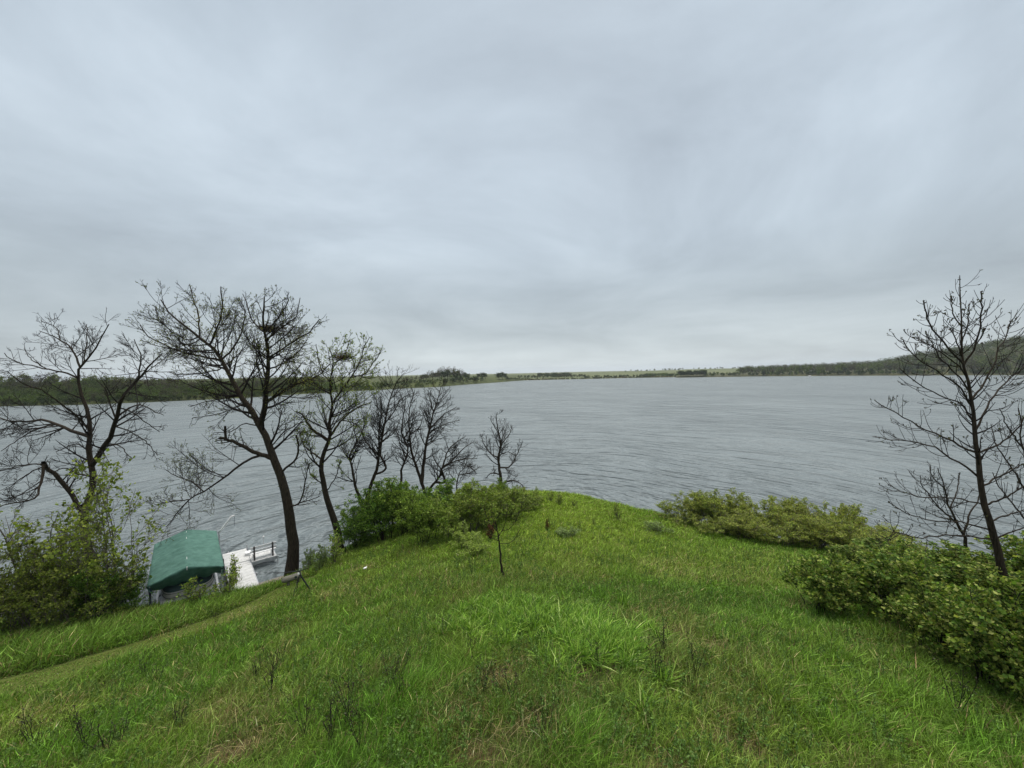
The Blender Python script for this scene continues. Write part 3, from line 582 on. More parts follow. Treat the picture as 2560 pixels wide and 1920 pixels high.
# ------------------------------------------------------------------ shrubs
def shrub_proto(seed, w, h, nst, n1, n2, nleaf, leaf, cols, airy=0.0, trop=0.1, aspect=0.65, sr=0.02, cw=None, droop=0.0, tw=0.005):
    rg = np.random.default_rng(seed)
    a = rg.uniform(0, 2*np.pi, nst); out = rg.uniform(0.05, 1, nst)**.7
    n = 8; P = []
    for i in range(nst):
        b0 = np.array([math.cos(a[i]), math.sin(a[i]), 0])*0.18*w*rg.random()
        e = np.array([math.cos(a[i])*w*.5*out[i], math.sin(a[i])*w*.5*out[i], h*(rg.uniform(.62, 1.0) if i % 4 else 1.13)*(1-0.35*out[i]**2)])
        t = np.linspace(0, 1, n)[:, None]
        p = b0+(e-b0)*np.c_[t**1.3, t**1.3, t**.85]+np.cumsum(rg.normal(size=(n, 3))*.02*h, 0)*t; P.append(p)
    P = np.stack(P); Rr = sr*rg.uniform(.6, 1.2, (nst, 1))*(1-.75*np.linspace(0, 1, n))[None]; P[:, 0, 2] = -0.2
    a1, b1 = grow(P, Rr, n1, rg, .12, 1, (30, 70), (.25*h, .5*h), .45, trop, .12, 6, .6, tw*1.5, tw, tpow=.8)
    a1[..., 2] = np.maximum(a1[..., 2], .08)
    a2, b2 = grow(a1, b1, n2, rg, .15, 1, (25, 60), (.08*h, .22*h), .5, trop*1.3, .12, 4, .6, tw, tw*.7)
    a2[..., 2] = np.maximum(a2[..., 2], .05)
    Vs, Fs = merge([tubes(P, Rr, 5), tubes(a1, b1, 3), tubes(a2, b2, 3)])
    pos, d = pts_on(a2, rg, nleaf, .25, 1.0); pos = pos+rg.normal(size=pos.shape)*leaf*.5
    d = norm(d+np.array([0, 0, -droop])+rg.normal(size=d.shape)*.4)
    # clump-wise tint (each shoot has its own age of leaf)
    c = pal(rg, nleaf, cols, .3, cw)*np.exp(.8*(fbm(pos[:, 0]+3*pos[:, 2], pos[:, 1]-2*pos[:, 2], .5, seed, 2)-.5))[:, None]
    V, F, cc = rot_leaves(pos, d, leaf*rg.uniform(.45, 1.6, nleaf), rg, aspect, .5, c, fold=.12)
    return mk_mesh('stems', Vs, Fs), mk_mesh('foliage', V, F, col=cc)
G_dark = ((0.055, 0.13, 0.018), (0.09, 0.17, 0.024), (0.14, 0.23, 0.04)); G_mid = ((0.11, 0.19, 0.026), (0.16, 0.24, 0.04), (0.22, 0.3, 0.06))
G_olive = ((0.235, 0.295, 0.06), (0.31, 0.345, 0.085), (0.16, 0.22, 0.045), (0.28, 0.28, 0.08)); G_pale = ((0.2, 0.27, 0.08), (0.15, 0.22, 0.05), (0.26, 0.3, 0.12))
G_maple = ((0.12, 0.2, 0.03), (0.2, 0.26, 0.05), (0.07, 0.13, 0.018), (0.27, 0.3, 0.08)); G_airy = ((0.19, 0.25, 0.04), (0.25, 0.29, 0.055), (0.13, 0.18, 0.03))
G_rust = ((0.16, 0.06, 0.03), (0.1, 0.05, 0.03), (0.2, 0.1, 0.05)); G_grey = ((0.15, 0.22, 0.07), (0.2, 0.25, 0.1), (0.11, 0.16, 0.05))
PR = {}
PR['dense'] = shrub_proto(101, 3.6, 3.6, 16, 160, 900, 11500, 0.085, G_dark+G_mid[:1], trop=.12, droop=.1)
PR['dense2'] = shrub_proto(102, 3.4, 3.4, 16, 170, 1200, 12500, 0.085, G_mid, trop=.12)
PR['olive'] = shrub_proto(103, 3.0, 2.3, 22, 150, 900, 12500, 0.075, G_olive, trop=.22, aspect=.45)
PR['olive2'] = shrub_proto(104, 3.0, 2.4, 20, 140, 850, 11500, 0.075, G_olive+((0.13, 0.19, 0.04),), trop=.24, aspect=.45)
PR['maple'] = shrub_proto(105, 3.0, 2.6, 18, 140, 700, 7000, 0.085, G_maple, trop=.12, aspect=.85, droop=.6)
PR['maple2'] = shrub_proto(106, 2.8, 2.4, 16, 130, 650, 6500, 0.09, G_maple+((0.07, 0.13, 0.02),), trop=.14, aspect=.85, droop=.6)
PR['airy'] = shrub_proto(107, 5.5, 6.6, 8, 110, 620, 3000, 0.125, G_airy, trop=.1, aspect=.85, droop=.2, sr=.045, tw=.008)
PR['airy2'] = shrub_proto(108, 5.0, 6.0, 8, 100, 560, 2300, 0.12, G_airy, trop=.1, aspect=.85, droop=.2, sr=.045, tw=.008)
PR['thicket'] = shrub_proto(109, 4.0, 3.0, 18, 150, 800, 7500, 0.085, ((0.14, 0.185, 0.035), (0.20, 0.23, 0.05), (0.09, 0.13, 0.022)), trop=.12, aspect=.6)
PR['pale'] = shrub_proto(110, 1.8, 1.6, 10, 60, 320, 4200, 0.075, ((.24, .32, .07), (.18, .26, .045), (.3, .36, .11)), trop=.2, aspect=.55, tw=.003, sr=.012)
PR['spring'] = shrub_proto(114, 3.0, 2.4, 18, 130, 800, 11500, 0.08, ((.16, .235, .04), (.21, .28, .055), (.12, .185, .03), (.24, .27, .07)), trop=.2, aspect=.55)
PR['rust'] = shrub_proto(111, 0.8, 0.9, 12, 50, 200, 900, 0.05, G_rust, trop=.25, aspect=.5)
PR['grey'] = shrub_proto(112, 1.2, 0.8, 16, 60, 280, 2200, 0.06, ((.17, .24, .08), (.22, .28, .11), (.13, .19, .05)), trop=.2, aspect=.45, tw=.003, sr=.01)
PR['sprig'] = shrub_proto(113, 1.1, 1.1, 8, 36, 160, 800, 0.07, G_mid+G_olive[:2], trop=.2, aspect=.6)
def shrub(kind, label, px, depth, h, w=None, group=None, dz=0, name='shrub', xy=None, cat='shrub', top=None):
    sm_, fm_ = PR[kind]
    if xy is None: p = at_depth(px, hor(px), depth)
    else: p = xy
    z = max(H(p[0], p[1]), 0)
    if top:
        h = max(HC-(top-hor(px))/FPX*depth-z, 0.7)*1.04
    bb = {'dense': (3.6, 3.6), 'dense2': (3.4, 3.4), 'olive': (3, 2.3), 'olive2': (3, 2.4), 'maple': (3, 2.6), 'maple2': (2.8, 2.4), 'airy': (5.5, 6.6), 'airy2': (5, 6), 'thicket': (4, 3), 'pale': (1.8, 1.6), 'spring': (3.0, 2.4), 'rust': (.8, .9), 'grey': (1.2, .8), 'sprig': (1.1, 1.1)}[kind]
    w = w or h*bb[0]/bb[1]
    T = thing(name, label, cat, (p[0], p[1], z+dz), rng.uniform(0, 6.28), group)
    T.scale = (w/bb[0], w/bb[0], h/bb[1])
    link('stems', sm_, M_twig if kind[:5] in ('dense', 'maple', 'rust') else M_pale, T); link('foliage', fm_, M_leaf, T)
    return T
g = 'olive shrubs along the right bank'
for i, (px, d, h, w) in enumerate([(1688, 27.0, 1.9, 2.6), (1735, 26.6, 2.6, 3.0), (1795, 26.0, 2.4, 3.2), (1855, 25.6, 2.4, 3.2), (1915, 25.2, 2.4, 3.2), (1975, 24.6, 2.3, 3.2), (2040, 24, 2.3, 3.2), (2105, 23.3, 2.2, 3.2), (2165, 22.6, 2.1, 3.1), (2215, 21.6, 2.0, 3.0),
                                   (1790, 24.2, 1.7, 2.4), (1870, 23.2, 1.8, 2.8), (1960, 22.3, 1.8, 2.8), (2050, 21.6, 1.8, 2.8), (2130, 20.6, 1.8, 2.8), (2205, 19.6, 1.8, 2.8), (2245, 20.4, 2, 3.4), (2195, 21, 2, 3.4), (1830, 25.0, 2, 3.4), (2010, 23.2, 2, 3.6)]):
    lb = ['low olive shrub, leftmost of the row on the right bank', 'olive shrub with the highest tip, second from left on the right bank', 'third olive shrub from the left in the back row on the right bank', 'fourth olive shrub from the left in the back row on the right bank', 'fifth olive shrub from the left in the back row on the right bank', 'sixth olive shrub from the left in the back row on the right bank',
          'seventh olive shrub from the left in the back row on the right bank', 'eighth olive shrub from the left in the back row on the right bank', 'ninth olive shrub from the left in the back row, where the row slopes down', 'last olive shrub of the back row, touching the broad-leaved bushes',
          'first olive shrub from the left in the front row at the meadow edge', 'second olive shrub from the left in the front row at the meadow edge', 'third olive shrub from the left in the front row at the meadow edge', 'fourth olive shrub from the left in the front row at the meadow edge', 'fifth olive shrub from the left in the front row at the meadow edge', 'last olive shrub of the front row, beside the broad-leaved bushes', 'olive shrub behind the top of the broad-leaved bushes, touching the water view', 'olive shrub where the hedge dips to meet the broad-leaved bushes', 'olive shrub filling the middle of the hedge between the back and front rows, left one', 'olive shrub filling the middle of the hedge between the back and front rows, right one'][i]
    shrub('olive' if i % 2 else 'olive2', lb, px, d, h, w*1.2, g, top=[1268, 1250, 1243, 1258, 1267, 1273, 1280, 1290, 1308, 1345, 1295, 1300, 1305, 1312, 1325, 1350, 1362, 1335, 1275, 1290][i])
g = 'broad-leaved bushes in the right corner'
for i, (px, py, h, w) in enumerate([(2255, 1585, 1.9, 3.0), (2350, 1665, 1.9, 2.6), (2455, 1745, 1.9, 2.4), (2600, 1800, 2.0, 2.4)]):
    p = ground_at(px, py); p = p*np.array([1.06, 1.06, 1])
    shrub('maple' if i % 2 else 'maple2', ['dark broad-leaved bush at the front left of the right-hand mass, over the grass', 'broad-leaved bush at the shaded grass edge, second from the front left of the right-hand mass', 'broad-leaved bush overhanging the dark hollow at lower right, third along the grass edge', 'broad-leaved bush cut by the right edge, lowest in the frame'][i], 0, 0, h, w, g, xy=p)
for i, (px, d, h, w) in enumerate([(2240, 17.5, 2.0, 3.2), (2330, 16.6, 2.2, 3.2), (2420, 15.8, 2.4, 3.2), (2510, 14.9, 2.6, 3.2), (2590, 14, 2.6, 3.2), (2330, 13.6, 2.1, 3.0), (2430, 12.6, 2.2, 3.0), (2530, 11.8, 2.3, 3.0), (2160, 17.2, 1.5, 2.4), (2600, 10.3, 2.2, 2.6)]):
    shrub('maple' if i % 2 else 'maple2', ['broad-leaved bush at the back left of the right-hand mass, next to the olive row', 'broad-leaved bush in the back row below the twiggy bare tree, second from left', 'broad-leaved bush in the back row left of the young tree trunk', 'broad-leaved bush hiding the foot of the knobbly-budded young tree', 'broad-leaved bush at the back, cut by the right edge', 'broad-leaved bush in the middle row, leftmost', 'broad-leaved bush in the middle row, centre', 'broad-leaved bush in the middle row near the right edge', 'low broad-leaved bush between the olive row and the right-hand mass', 'broad-leaved bush at the right edge, halfway down the mass'][i], px, d, h, w, g, top=[1378, 1385, 1392, 1388, 1372, 1425, 1440, 1450, 1392, 1560][i])
p = ground_at(2040, 1530); shrub('maple2', 'isolated shrub standing in the grass left of the right-hand mass of bushes', 0, 0, 1.6, 2.3, xy=p)
p = ground_at(2130, 1500); shrub('maple', 'small leafy shrub just right of the isolated open shrub', 0, 0, 1.3, 1.7, xy=p)
g = 'green bushes left of the meadow on the point'
for i, (k, px, d, h, w, lb) in enumerate([('dense', 872, 25.5, 3.0, 3.4, 'dark green bush at the foot of the budding tree'), ('dense', 945, 25.3, 4.1, 4.0, 'darkest tall bush, front centre of the green mass on the point'), ('dense2', 1005, 25.5, 4.4, 4.0, 'tallest bright green bush right of the darkest one'), ('dense', 1070, 26, 3.8, 3.8, 'mid green bush below the V-shaped bare tree'),
                                          ('dense2', 905, 28, 4.4, 3.4, 'bush behind, between the budding tree and the slanting bare tree'), ('dense2', 965, 28.5, 4.4, 3.6, 'bush behind the darkest one, under the slanting bare tree'), ('spring', 1125, 27.5, 3.5, 3.6, 'yellow-green bush below the arching bare tree'), ('spring', 1180, 28.5, 3.2, 3.6, 'yellow-green bush second left of the lone gnarled tree'), ('spring', 1225, 29.5, 3.3, 3.4, 'yellow-green bush at the left foot of the lone gnarled tree'),
                                          ('dense2', 1256, 31, 3.5, 1.8, 'narrow bright green bush climbing the trunk of the lone gnarled tree'), ('spring', 1275, 30, 3.0, 3.0, 'yellow-green bush at the right foot of the lone gnarled tree'), ('spring', 1315, -1284, 2.3, 2.8, 'low yellow-green bush right of the lone gnarled tree'), ('pale', 1115, -1356, 2.2, 2.6, 'pale green bush in front of the yellow-green ones, above the meadow'), ('dense2', 1050, -1372, 2.4, 3.2, 'low green bush at the meadow edge right of the darkest one'),
                                          ('spring', 1165, -1345, 2.2, 3.6, 'low yellow-green bush at the meadow edge left of the sapling'), ('spring', 1215, -1325, 2.2, 3.6, 'low yellow-green bush directly behind the sapling'), ('spring', 1270, -1302, 1.9, 3.4, 'low yellow-green bush behind and right of the sapling')]):
    if d < 0: d = ground_at(px, -d)[1]+.9
    shrub(k, lb, px, d, h, w, g, top=[1300, 1228, 1210, 1224, 1245, 1215, 1232, 1236, 1230, 1205, 1236, 1244, 1262, 1240, 1238, 1236, 1238][i])
for px, py, h, w, k, lb in [(1165, 1372, 1.0, 1.6, 'pale', 'small pale shrub left of the sapling'), (1190, 1395, .8, 1.5, 'pale', 'smallest pale shrub in the grass, lower left of the sapling'), (1344, 1252, .9, .8, 'sprig', 'upright leafy sprig on the crest, left of two'), (1374, 1257, .8, .8, 'sprig', 'upright leafy sprig on the crest, right of two'), (1437, 1268, .5, .6, 'sprig', 'tiny leafy sprig at the tip of the crest'),
                            (1226, 1352, .85, .6, 'rust', 'rust-red dead bush behind the sapling'), (1368, 1330, .7, .3, 'rust', 'thin rust-red dead stem up the slope right of the sapling'), (1428, 1345, .5, 1.7, 'grey', 'grey-green tussock on the upper slope'), (1300, 1262, 1.3, 1.5, 'olive', 'low leafy bush at the left start of the crest line'), (1395, 1262, .8, 1.2, 'sprig', 'low leafy plant on the crest between the sprigs and the tip'), (1545, 1300, .9, 1.0, 'sprig', 'wispy plant standing against the water on the right of the crest'), (1650, 1335, .6, 1.9, 'grey', 'grey-green tussock at the left end of the olive row'), 
                            (592, 1480, 1.7, 1.3, 'sprig', 'leafy sprig growing at the edge of the dock walkway'), (500, 1515, 1.2, 1.5, 'sprig', 'leafy sprig in front of the covered boat'), (565, 1500, 1.0, 1.4, 'sprig', 'low leafy sprig between boat and dock'), (800, 1428, 1.3, 1.2, 'grey', 'wispy grey-green shoreline plant left of the dark green bush'), (770, 1430, 1.2, 1.0, 'grey', 'wispy shoreline plant right of the tallest tree trunk'), (835, 1415, 1.6, 1.4, 'sprig', 'leafy shoreline plant at the left end of the dark green bush')]:
    p = ground_at(px, py); shrub(k, lb, 0, 0, h, w, xy=p)
g = 'shrubs along the left bank'
for k, px, d, h, w, lb in [('airy', 262, 19.3, 7.0, 5.0, 'tall open leafy shrub overlapping the left tree trunk, reaching toward the green canopy'), ('airy2', 70, 18.6, 6.2, 5.4, 'tall open leafy shrub at the left edge'), ('airy2', 175, 19.0, 4.8, 3.8, 'open leafy shrub with grey stems between the other two tall open ones'),
                           ('dense', 288, 18.9, 2.2, 2.0, 'dark dense shrub at the right end of the left bank, beside the water'), ('dense', 225, 18.2, 2.6, 2.8, 'dark dense shrub left of the last one on the left bank'), ('thicket', 180, 17.6, 2.8, 3.8, 'brown-green thicket in the middle of the left bank'), ('thicket', 85, 17.2, 2.9, 3.8, 'brown-green thicket second from the left edge'), ('thicket', -10, 16.8, 3.0, 4.0, 'brown-green thicket cut by the left edge'),
                           ('thicket', -120, 16.4, 3.4, 4.2, 'brown-green thicket just beyond the left edge'), ('airy', -100, 18.4, 5.4, 4.6, 'open leafy shrub whose right side enters at the left edge'), ('thicket', 205, 19.2, 2.7, 3.0, 'thicket behind the dark dense shrubs on the left bank'), ('thicket', 40, 18.8, 2.6, 4.0, 'thicket behind, under the leftmost tall open shrub')]:
    shrub(k, lb, px, d, h, w, g)

# ------------------------------------------------------------------ dock, lift, boat
az = R_(40.5); U = np.array([-math.sin(az), math.cos(az), 0]); Vv = np.array([math.cos(az), math.sin(az), 0]); K = np.array([0, 0, 1.0])
O = at_z(648, 1467, 0.5)*np.array([1, 1, 0]); U = U*1.04
def L(u, v, z): return O+U*u+Vv*v+K*z
M_plank = var_mat('painted_planks', (0.55, 0.55, 0.53), (0.78, 0.78, 0.77), 3, 0.6, 0.3, stretch=(1, 1, 1))
M_alu = var_mat('dock_aluminium', (0.35, 0.36, 0.37), (0.55, 0.56, 0.57), 4, 0.45, 0.5, metal=0.4)
M_post = var_mat('weathered_post', (0.045, 0.04, 0.045), (0.10, 0.085, 0.08), 6, 0.8, 0.2)
M_white = var_mat('white_paint', (0.72, 0.72, 0.72), (0.85, 0.85, 0.85), 5, 0.5, 0.4)
M_bluepost = var_mat('dark_blue_post', (0.02, 0.025, 0.06), (0.04, 0.045, 0.09), 5, 0.5, 0.4)
M_canvas = var_mat('green_canvas', (0.055, 0.13, 0.102), (0.105, 0.215, 0.175), 2.8, 0.75, 0.15, bump=0.03)
M_hull = var_mat('hull_panel', (0.27, 0.26, 0.25), (0.4, 0.39, 0.37), 2.5, 0.5, 0.4)
M_dark = var_mat('dark_cover', (0.008, 0.02, 0.02), (0.02, 0.035, 0.035), 4, 0.8, 0.2)
M_tube = var_mat('pontoon_metal', (0.16, 0.17, 0.18), (0.3, 0.31, 0.32), 3, 0.4, 0.5, metal=0.6)
def planks(mb, u0, u1, v0, v1, z, w=0.16, gap=0.036, along='v'):
    if along == 'v':
        n = int((u1-u0)/w)
        for i in range(n): mb.box(L(u0+i*w, v0-rng.uniform(0, .015), z+rng.uniform(0, .008)), U*(w-gap), Vv*(v1-v0), K*.03)
    else:
        n = int((v1-v0)/w)
        for i in range(n): mb.box(L(u0, v0+i*w, z+rng.uniform(0, .004)), U*(u1-u0), Vv*(w-gap), K*.03)
D = thing('dock', 'white plank dock running out from the shore beside the covered boat', 'dock', L(0, -.6, .2))
def rel(mb, root):
    for i in range(len(mb.V)): mb.V[i] = mb.V[i]-np.array(root.location)
    return mb
ZD = 0.50
mb = MB(); planks(mb, -0.15, 4.2, -1.28, 0, ZD); link('walkway', rel(mb, D).mesh('walkway'), M_plank, D)
mb = MB(); planks(mb, 4.23, 6.5, -1.34, .04, ZD+.012, along='v'); link('end_platform', rel(mb, D).mesh('end_platform'), M_plank, D)
mb = MB(); planks(mb, 3.78, 5.75, .07, 1.5, ZD, along='v'); link('side_platform', rel(mb, D).mesh('side_platform'), M_plank, D)
mb = MB()
for (u0, u1, v) in ((-.1, 6.5, -1.36), (-.1, 6.5, .0)): mb.box(L(u0, v, ZD-.17), U*(u1-u0), Vv*.05, K*.165)
for u in (3.74, 5.76): mb.box(L(u, .07, ZD-.19), U*.04, Vv*1.45, K*.2)
for v in (1.5,): mb.box(L(3.74, v, ZD-.19), U*2.06, Vv*.04, K*.2)
mb.box(L(6.52, -1.3, ZD-.17), U*.05, Vv*1.3, K*.165)
link('edge_frame', rel(mb, D).mesh('edge_frame'), M_alu, D)
for (u, v, h) in ((2.0, -1.42, .35), (2.0, .09, .05), (4.2, -1.42, .6), (6.55, -1.0, .1), (6.5, .1, .3), (5.78, 1.58, .25), (3.72, 1.58, .1)):
    mb = MB(); mb.tube([L(u, v, -1.2), L(u, v, ZD+h)], .03, 8); mb.box(L(u-.06, v-.05, ZD-.15), U*.12, Vv*.1, K*.16)
    link('leg', rel(mb, D).mesh('leg'), M_post if h > .3 else M_alu, D)
mb = MB(); mb.tube([L(5.6, 1.02, -.8), L(5.6, 1.02, 1.35)], .022, 8); link('mooring_pipe', rel(mb, D).mesh('mooring_pipe'), M_alu, D)
mb = MB(); mb.tube([L(5.6, 1.02, 1.34), L(5.6, 1.02, 1.38), L(5.6, 1.02, 1.43), L(5.6, 1.02, 1.46)], [.03, .06, .06, .02], 10); link('pipe_cap', rel(mb, D).mesh('pipe_cap', True), M_white, D)
# bench
B = thing('bench', 'white slatted bench with two dark back posts on the side platform of the dock', 'bench', L(4.2, .8, ZD+.035))
for k, v in enumerate((.2, 1.28)):
    mb = MB(); mb.box(L(3.86, v, ZD+.035), U*.09, Vv*.09, K*.95); link('back_post', rel(mb, B).mesh('back_post'), M_post, B)
    mb = MB(); mb.box(L(4.45, v, ZD+.035), U*.07, Vv*.07, K*.40); link('leg', rel(mb, B).mesh('leg'), M_white, B)
    mb = MB(); mb.box(L(3.96, v+.01, ZD+.35), U*.55, Vv*.05, K*.08); link('seat_rail', rel(mb, B).mesh('seat_rail'), M_white, B)
mb = MB()
for z in (.55, .80): mb.box(L(3.955, .02, ZD+z), U*.035, Vv*1.55, K*.15)
link('backrest', rel(mb, B).mesh('backrest'), M_white, B)
mb = MB()
for i in range(4): mb.box(L(4.0+i*.13, .04, ZD+.435), U*.115, Vv*1.5, K*.035)
link('seat', rel(mb, B).mesh('seat'), M_white, B)
# boxes at the corner of dock and bench
mb = MB(); mb.box(L(5.0, -.12, ZD+.05), U*.4, Vv*.3, K*.16); mb.box(L(4.98, -.14, ZD+.21), U*.44, Vv*.34, K*.03)
o = link('dock_box', mb.mesh('dock_box'), M_white, None, label='small white box on the dock beside the left end of the bench', category='box')
# davit pole
T = thing('pole', 'grey mast with a slanting white arm at the outer corner of the dock', 'pole', L(6.35, -1.5, 0))
mb = MB(); mb.tube([L(6.35, -1.5, -1), L(6.35, -1.5, 2.28)], .035, 8); link('mast', rel(mb, T).mesh('mast'), M_alu, T)
pt, pe, pf = at_depth(560, 1322, L(6.35, -1.5, 0)[1]), at_depth(579, 1291, L(6.35, -1.5, 0)[1]+.25), at_depth(586, 1289, L(6.35, -1.5, 0)[1]+.3)
mb.V = []; mb = MB(); mb.tube([L(6.35, -1.5, 2.2), pt*.5+L(6.35, -1.5, 2.3)*.5, pe, pf], [.07, .075, .07, .06], 8); link('arm', rel(mb, T).mesh('arm', True), M_white, T)
mb = MB(); mb.tube([pf, pf-K*.3+U*.02, pf-K*.75], .012, 5); link('cord', rel(mb, T).mesh('cord'), M_bluepost, T)
# boat lift with canopy
LU0, LU1, LV0, LV1 = 0.0, 6.4, -4.85, -1.6
T = thing('boat_lift', 'boat lift with a green canvas canopy standing in the water left of the dock', 'boat lift', L(.3, -3.2, 0))
nu, nv = 60, 41
us = np.linspace(LU0-.05, LU1, nu); prof = []
zc_, ze, zs = 2.88, 2.38, 1.84
# profile across: skirt, eave, ridge, eave, skirt
tv = np.linspace(0, 1, nv); vv = np.interp(tv, [0, .14, .5, .86, 1], [LV0-.03, LV0, (LV0+LV1)/2, LV1, LV1+.03]); zz = np.interp(tv, [0, .14, .2, .5, .8, .86, 1], [zs, ze-.04, ze+.08, zc_, ze+.08, ze-.04, zs])
UU, TV = np.meshgrid(us, tv, indexing='ij'); VVv = np.broadcast_to(vv, UU.shape); ZZ = np.broadcast_to(zz, UU.shape).copy()
rib = np.abs(np.sin(UU*2.6))**.6*.045-.03*fbm(UU, TV, .22, 15, 2); sag = np.where((TV > .16) & (TV < .84), -.05+rib, 0)
ZZ = ZZ+sag+.03*(fbm(UU*1.0, TV*14, .5, 5, 3)-.5)*2
sk = np.clip((.14-TV)/.14, 0, 1)+np.clip((TV-.86)/.14, 0, 1)
ZZ = ZZ+sk*.06*(fbm(UU, TV*0, .35, 8, 2)-.5)*2
VVv = VVv+sk*.10*(fbm(UU, TV*2, .3, 9, 2)-.5)*2+sk*np.sign(.5-TV)*.2
Vc = O+U*UU[..., None]+Vv*VVv[..., None]+K*ZZ[..., None]
idx = np.arange(nu*nv).reshape(nu, nv); F = np.stack([idx[:-1, :-1], idx[1:, :-1], idx[1:, 1:], idx[:-1, 1:]], -1).reshape(-1, 4)
Vall = [Vc.reshape(-1, 3)]; Fall = [F]; n0 = nu*nv
for ei, uu, sgn in ((0, LU0-.05, -1), (nu-1, LU1, 1)):      # end skirts hang from the roof edge
    rows = 7; top = Vc[ei]; ids0 = idx[ei]
    jj = np.nonzero((tv >= .13) & (tv <= .87))[0]
    grid = []
    for r in range(1, rows+1):
        t = r/rows; pz = top[jj, 2]*(1-t)+(zs-.02+.05*np.sin(jj*1.1))*t
        q = top[jj].copy(); q[:, 2] = pz; q = q-U*sgn*(.55*t)+U*sgn*(.04*np.sin(jj*.9+r*.3)*t+.05*np.sin(t*3.1)+.05*(fbm(jj*1.0, np.full(len(jj), r*.6), 2.2, 4, 2)-.5))[:, None]
        grid.append(q)
    grid = np.array(grid); gi = np.arange(grid.shape[0]*len(jj)).reshape(rows, len(jj))+n0
    full = np.vstack([ids0[jj][None], gi]); F2 = np.stack([full[:-1, :-1], full[:-1, 1:], full[1:, 1:], full[1:, :-1]], -1).reshape(-1, 4)
    Vall.append(grid.reshape(-1, 3)); Fall.append(F2); n0 += grid.shape[0]*len(jj)
base = np.array(T.location)
cano = link('canopy', mk_mesh('canopy', np.vstack(Vall)-base, [np.vstack(Fall)], smooth=True), M_canvas, T)
mb = MB(); vm = (LV0+LV1)/2
mb.tube([L(LU0-.06, vm, zc_-.06), L(LU1, vm, zc_-.06)], .012, 6); mb.box(L(LU0-.09, vm-.02, zc_-.2), U*.02, Vv*.03, K*.14); link('ridge_strap', rel(mb, T).mesh('ridge_strap'), M_white, cano)
for (u, v) in ((.2, LV0+.12), (.2, LV1-.12), (6.1, LV0+.12), (6.1, LV1-.12)):
    mb = MB(); mb.box(L(u-.045, v-.045, -1.2), U*.09, Vv*.09, K*3.5); link('post', rel(mb, T).mesh('post'), M_bluepost if v < -3 else M_alu, T)
mb = MB()
for u in (.2, 6.1): mb.box(L(u-.05, LV0+.17, .28), U*.1, Vv*(LV1-LV0-.34), K*.14)
for v in (LV0+.2, LV1-.3): mb.box(L(.26, v, .3), U*5.8, Vv*.1, K*.1)
for v in (LV0+.9, LV1-.9): mb.box(L(-.1, v-.1, .42), U*6.2, Vv*.12, K*.06)
link('cradle', rel(mb, T).mesh('cradle'), M_alu, T)
for v in (LV0+.1, LV1-.14):
    mb = MB(); mb.box(L(LU0, v, ze-.12), U*6.4, Vv*.05, K*.06); link('canopy_rail', rel(mb, T).mesh('canopy_rail'), M_alu, T)
# pontoon boat
BT = thing('pontoon_boat', 'grey pontoon boat with a dark cover under the green canopy', 'boat', L(3, -3.2, .5))
bv0, bv1 = LV0+.5, LV1-.45
for v in (bv0+.33, bv1-.33):
    mb = MB(); mb.tube([L(-.15, v, .95), L(.05, v, .86), L(.5, v, .79), L(6.0, v, .79), L(6.15, v, .79)], [.05, .2, .29, .29, .2], 16); link('pontoon', rel(mb, BT).mesh('pontoon', True), M_tube, BT)
mb = MB(); mb.box(L(.1, bv0, 1.09), U*5.9, Vv*(bv1-bv0), K*.09); link('deck', rel(mb, BT).mesh('deck'), M_alu, BT)
# rounded fence panel round the deck
ring = []
for a_ in np.linspace(0, 2*np.pi, 65)[:-1]:
    c, s = math.cos(a_), math.sin(a_); e = 5.0
    rrx = 1/((abs(c)**e+abs(s)**e)**(1/e)); ring.append((3.05+c*2.9*rrx, (bv0+bv1)/2+s*((bv1-bv0)/2-.03)*rrx))
ring = np.array(ring); lv = [1.182, 1.25, 1.45, 1.62]; of = [.0, .03, .045, .0]
VV_ = []
cu, cv_ = ring.mean(0)
for z, o_ in zip(lv, of):
    for (u, v) in ring: VV_.append(L(u+(u-cu)*o_*.25, v+(v-cv_)*o_*.5, z))
n = len(ring); Ff = [[r*n+i, r*n+(i+1) % n, (r+1)*n+(i+1) % n, (r+1)*n+i] for r in range(3) for i in range(n)]
mb = MB(); mb.add(VV_, Ff); link('fence', rel(mb, BT).mesh('fence', True), M_hull, BT)
VV_ = []
for z, s in ((1.60, 1.012), (1.72, .97), (1.86, .8), (1.93, .5), (1.95, .05)):
    for (u, v) in ring: VV_.append(L(cu+(u-cu)*s, cv_+(v-cv_)*s, z))
Ff = [[r*n+i, r*n+(i+1) % n, (r+1)*n+(i+1) % n, (r+1)*n+i] for r in range(4) for i in range(n)]
mb = MB(); mb.add(VV_, Ff); link('cover', rel(mb, BT).mesh('cover', True), M_dark, BT)
mb = MB()
for z in (1.3, 1.52):
    mb.tube([L(cu+(u-cu)*1.02, cv_+(v-cv_)*1.03, z) for (u, v) in list(ring)+[ring[0]]], .012, 5, cap=False)
link('rub_rail', rel(mb, BT).mesh('rub_rail'), M_dark, BT)

# pad at the shore end of the dock
pa, pb = ground_at(640, 1478), ground_at(690, 1462)
M_tan = var_mat('tan_boards', (0.2, 0.17, 0.145), (0.32, 0.28, 0.24), 5, 0.85, 0.15)
mb = MB(); e = L(0, .05, 0)
for i in range(7): mb.box(L(-.62+i*.15, -.75, .47), U*.135, Vv*2.6, K*.06)
o = link('shore_landing', mb.mesh('shore_landing'), M_tan, None, label='tan board landing on the bank between the white dock and the tallest tree', category='landing')
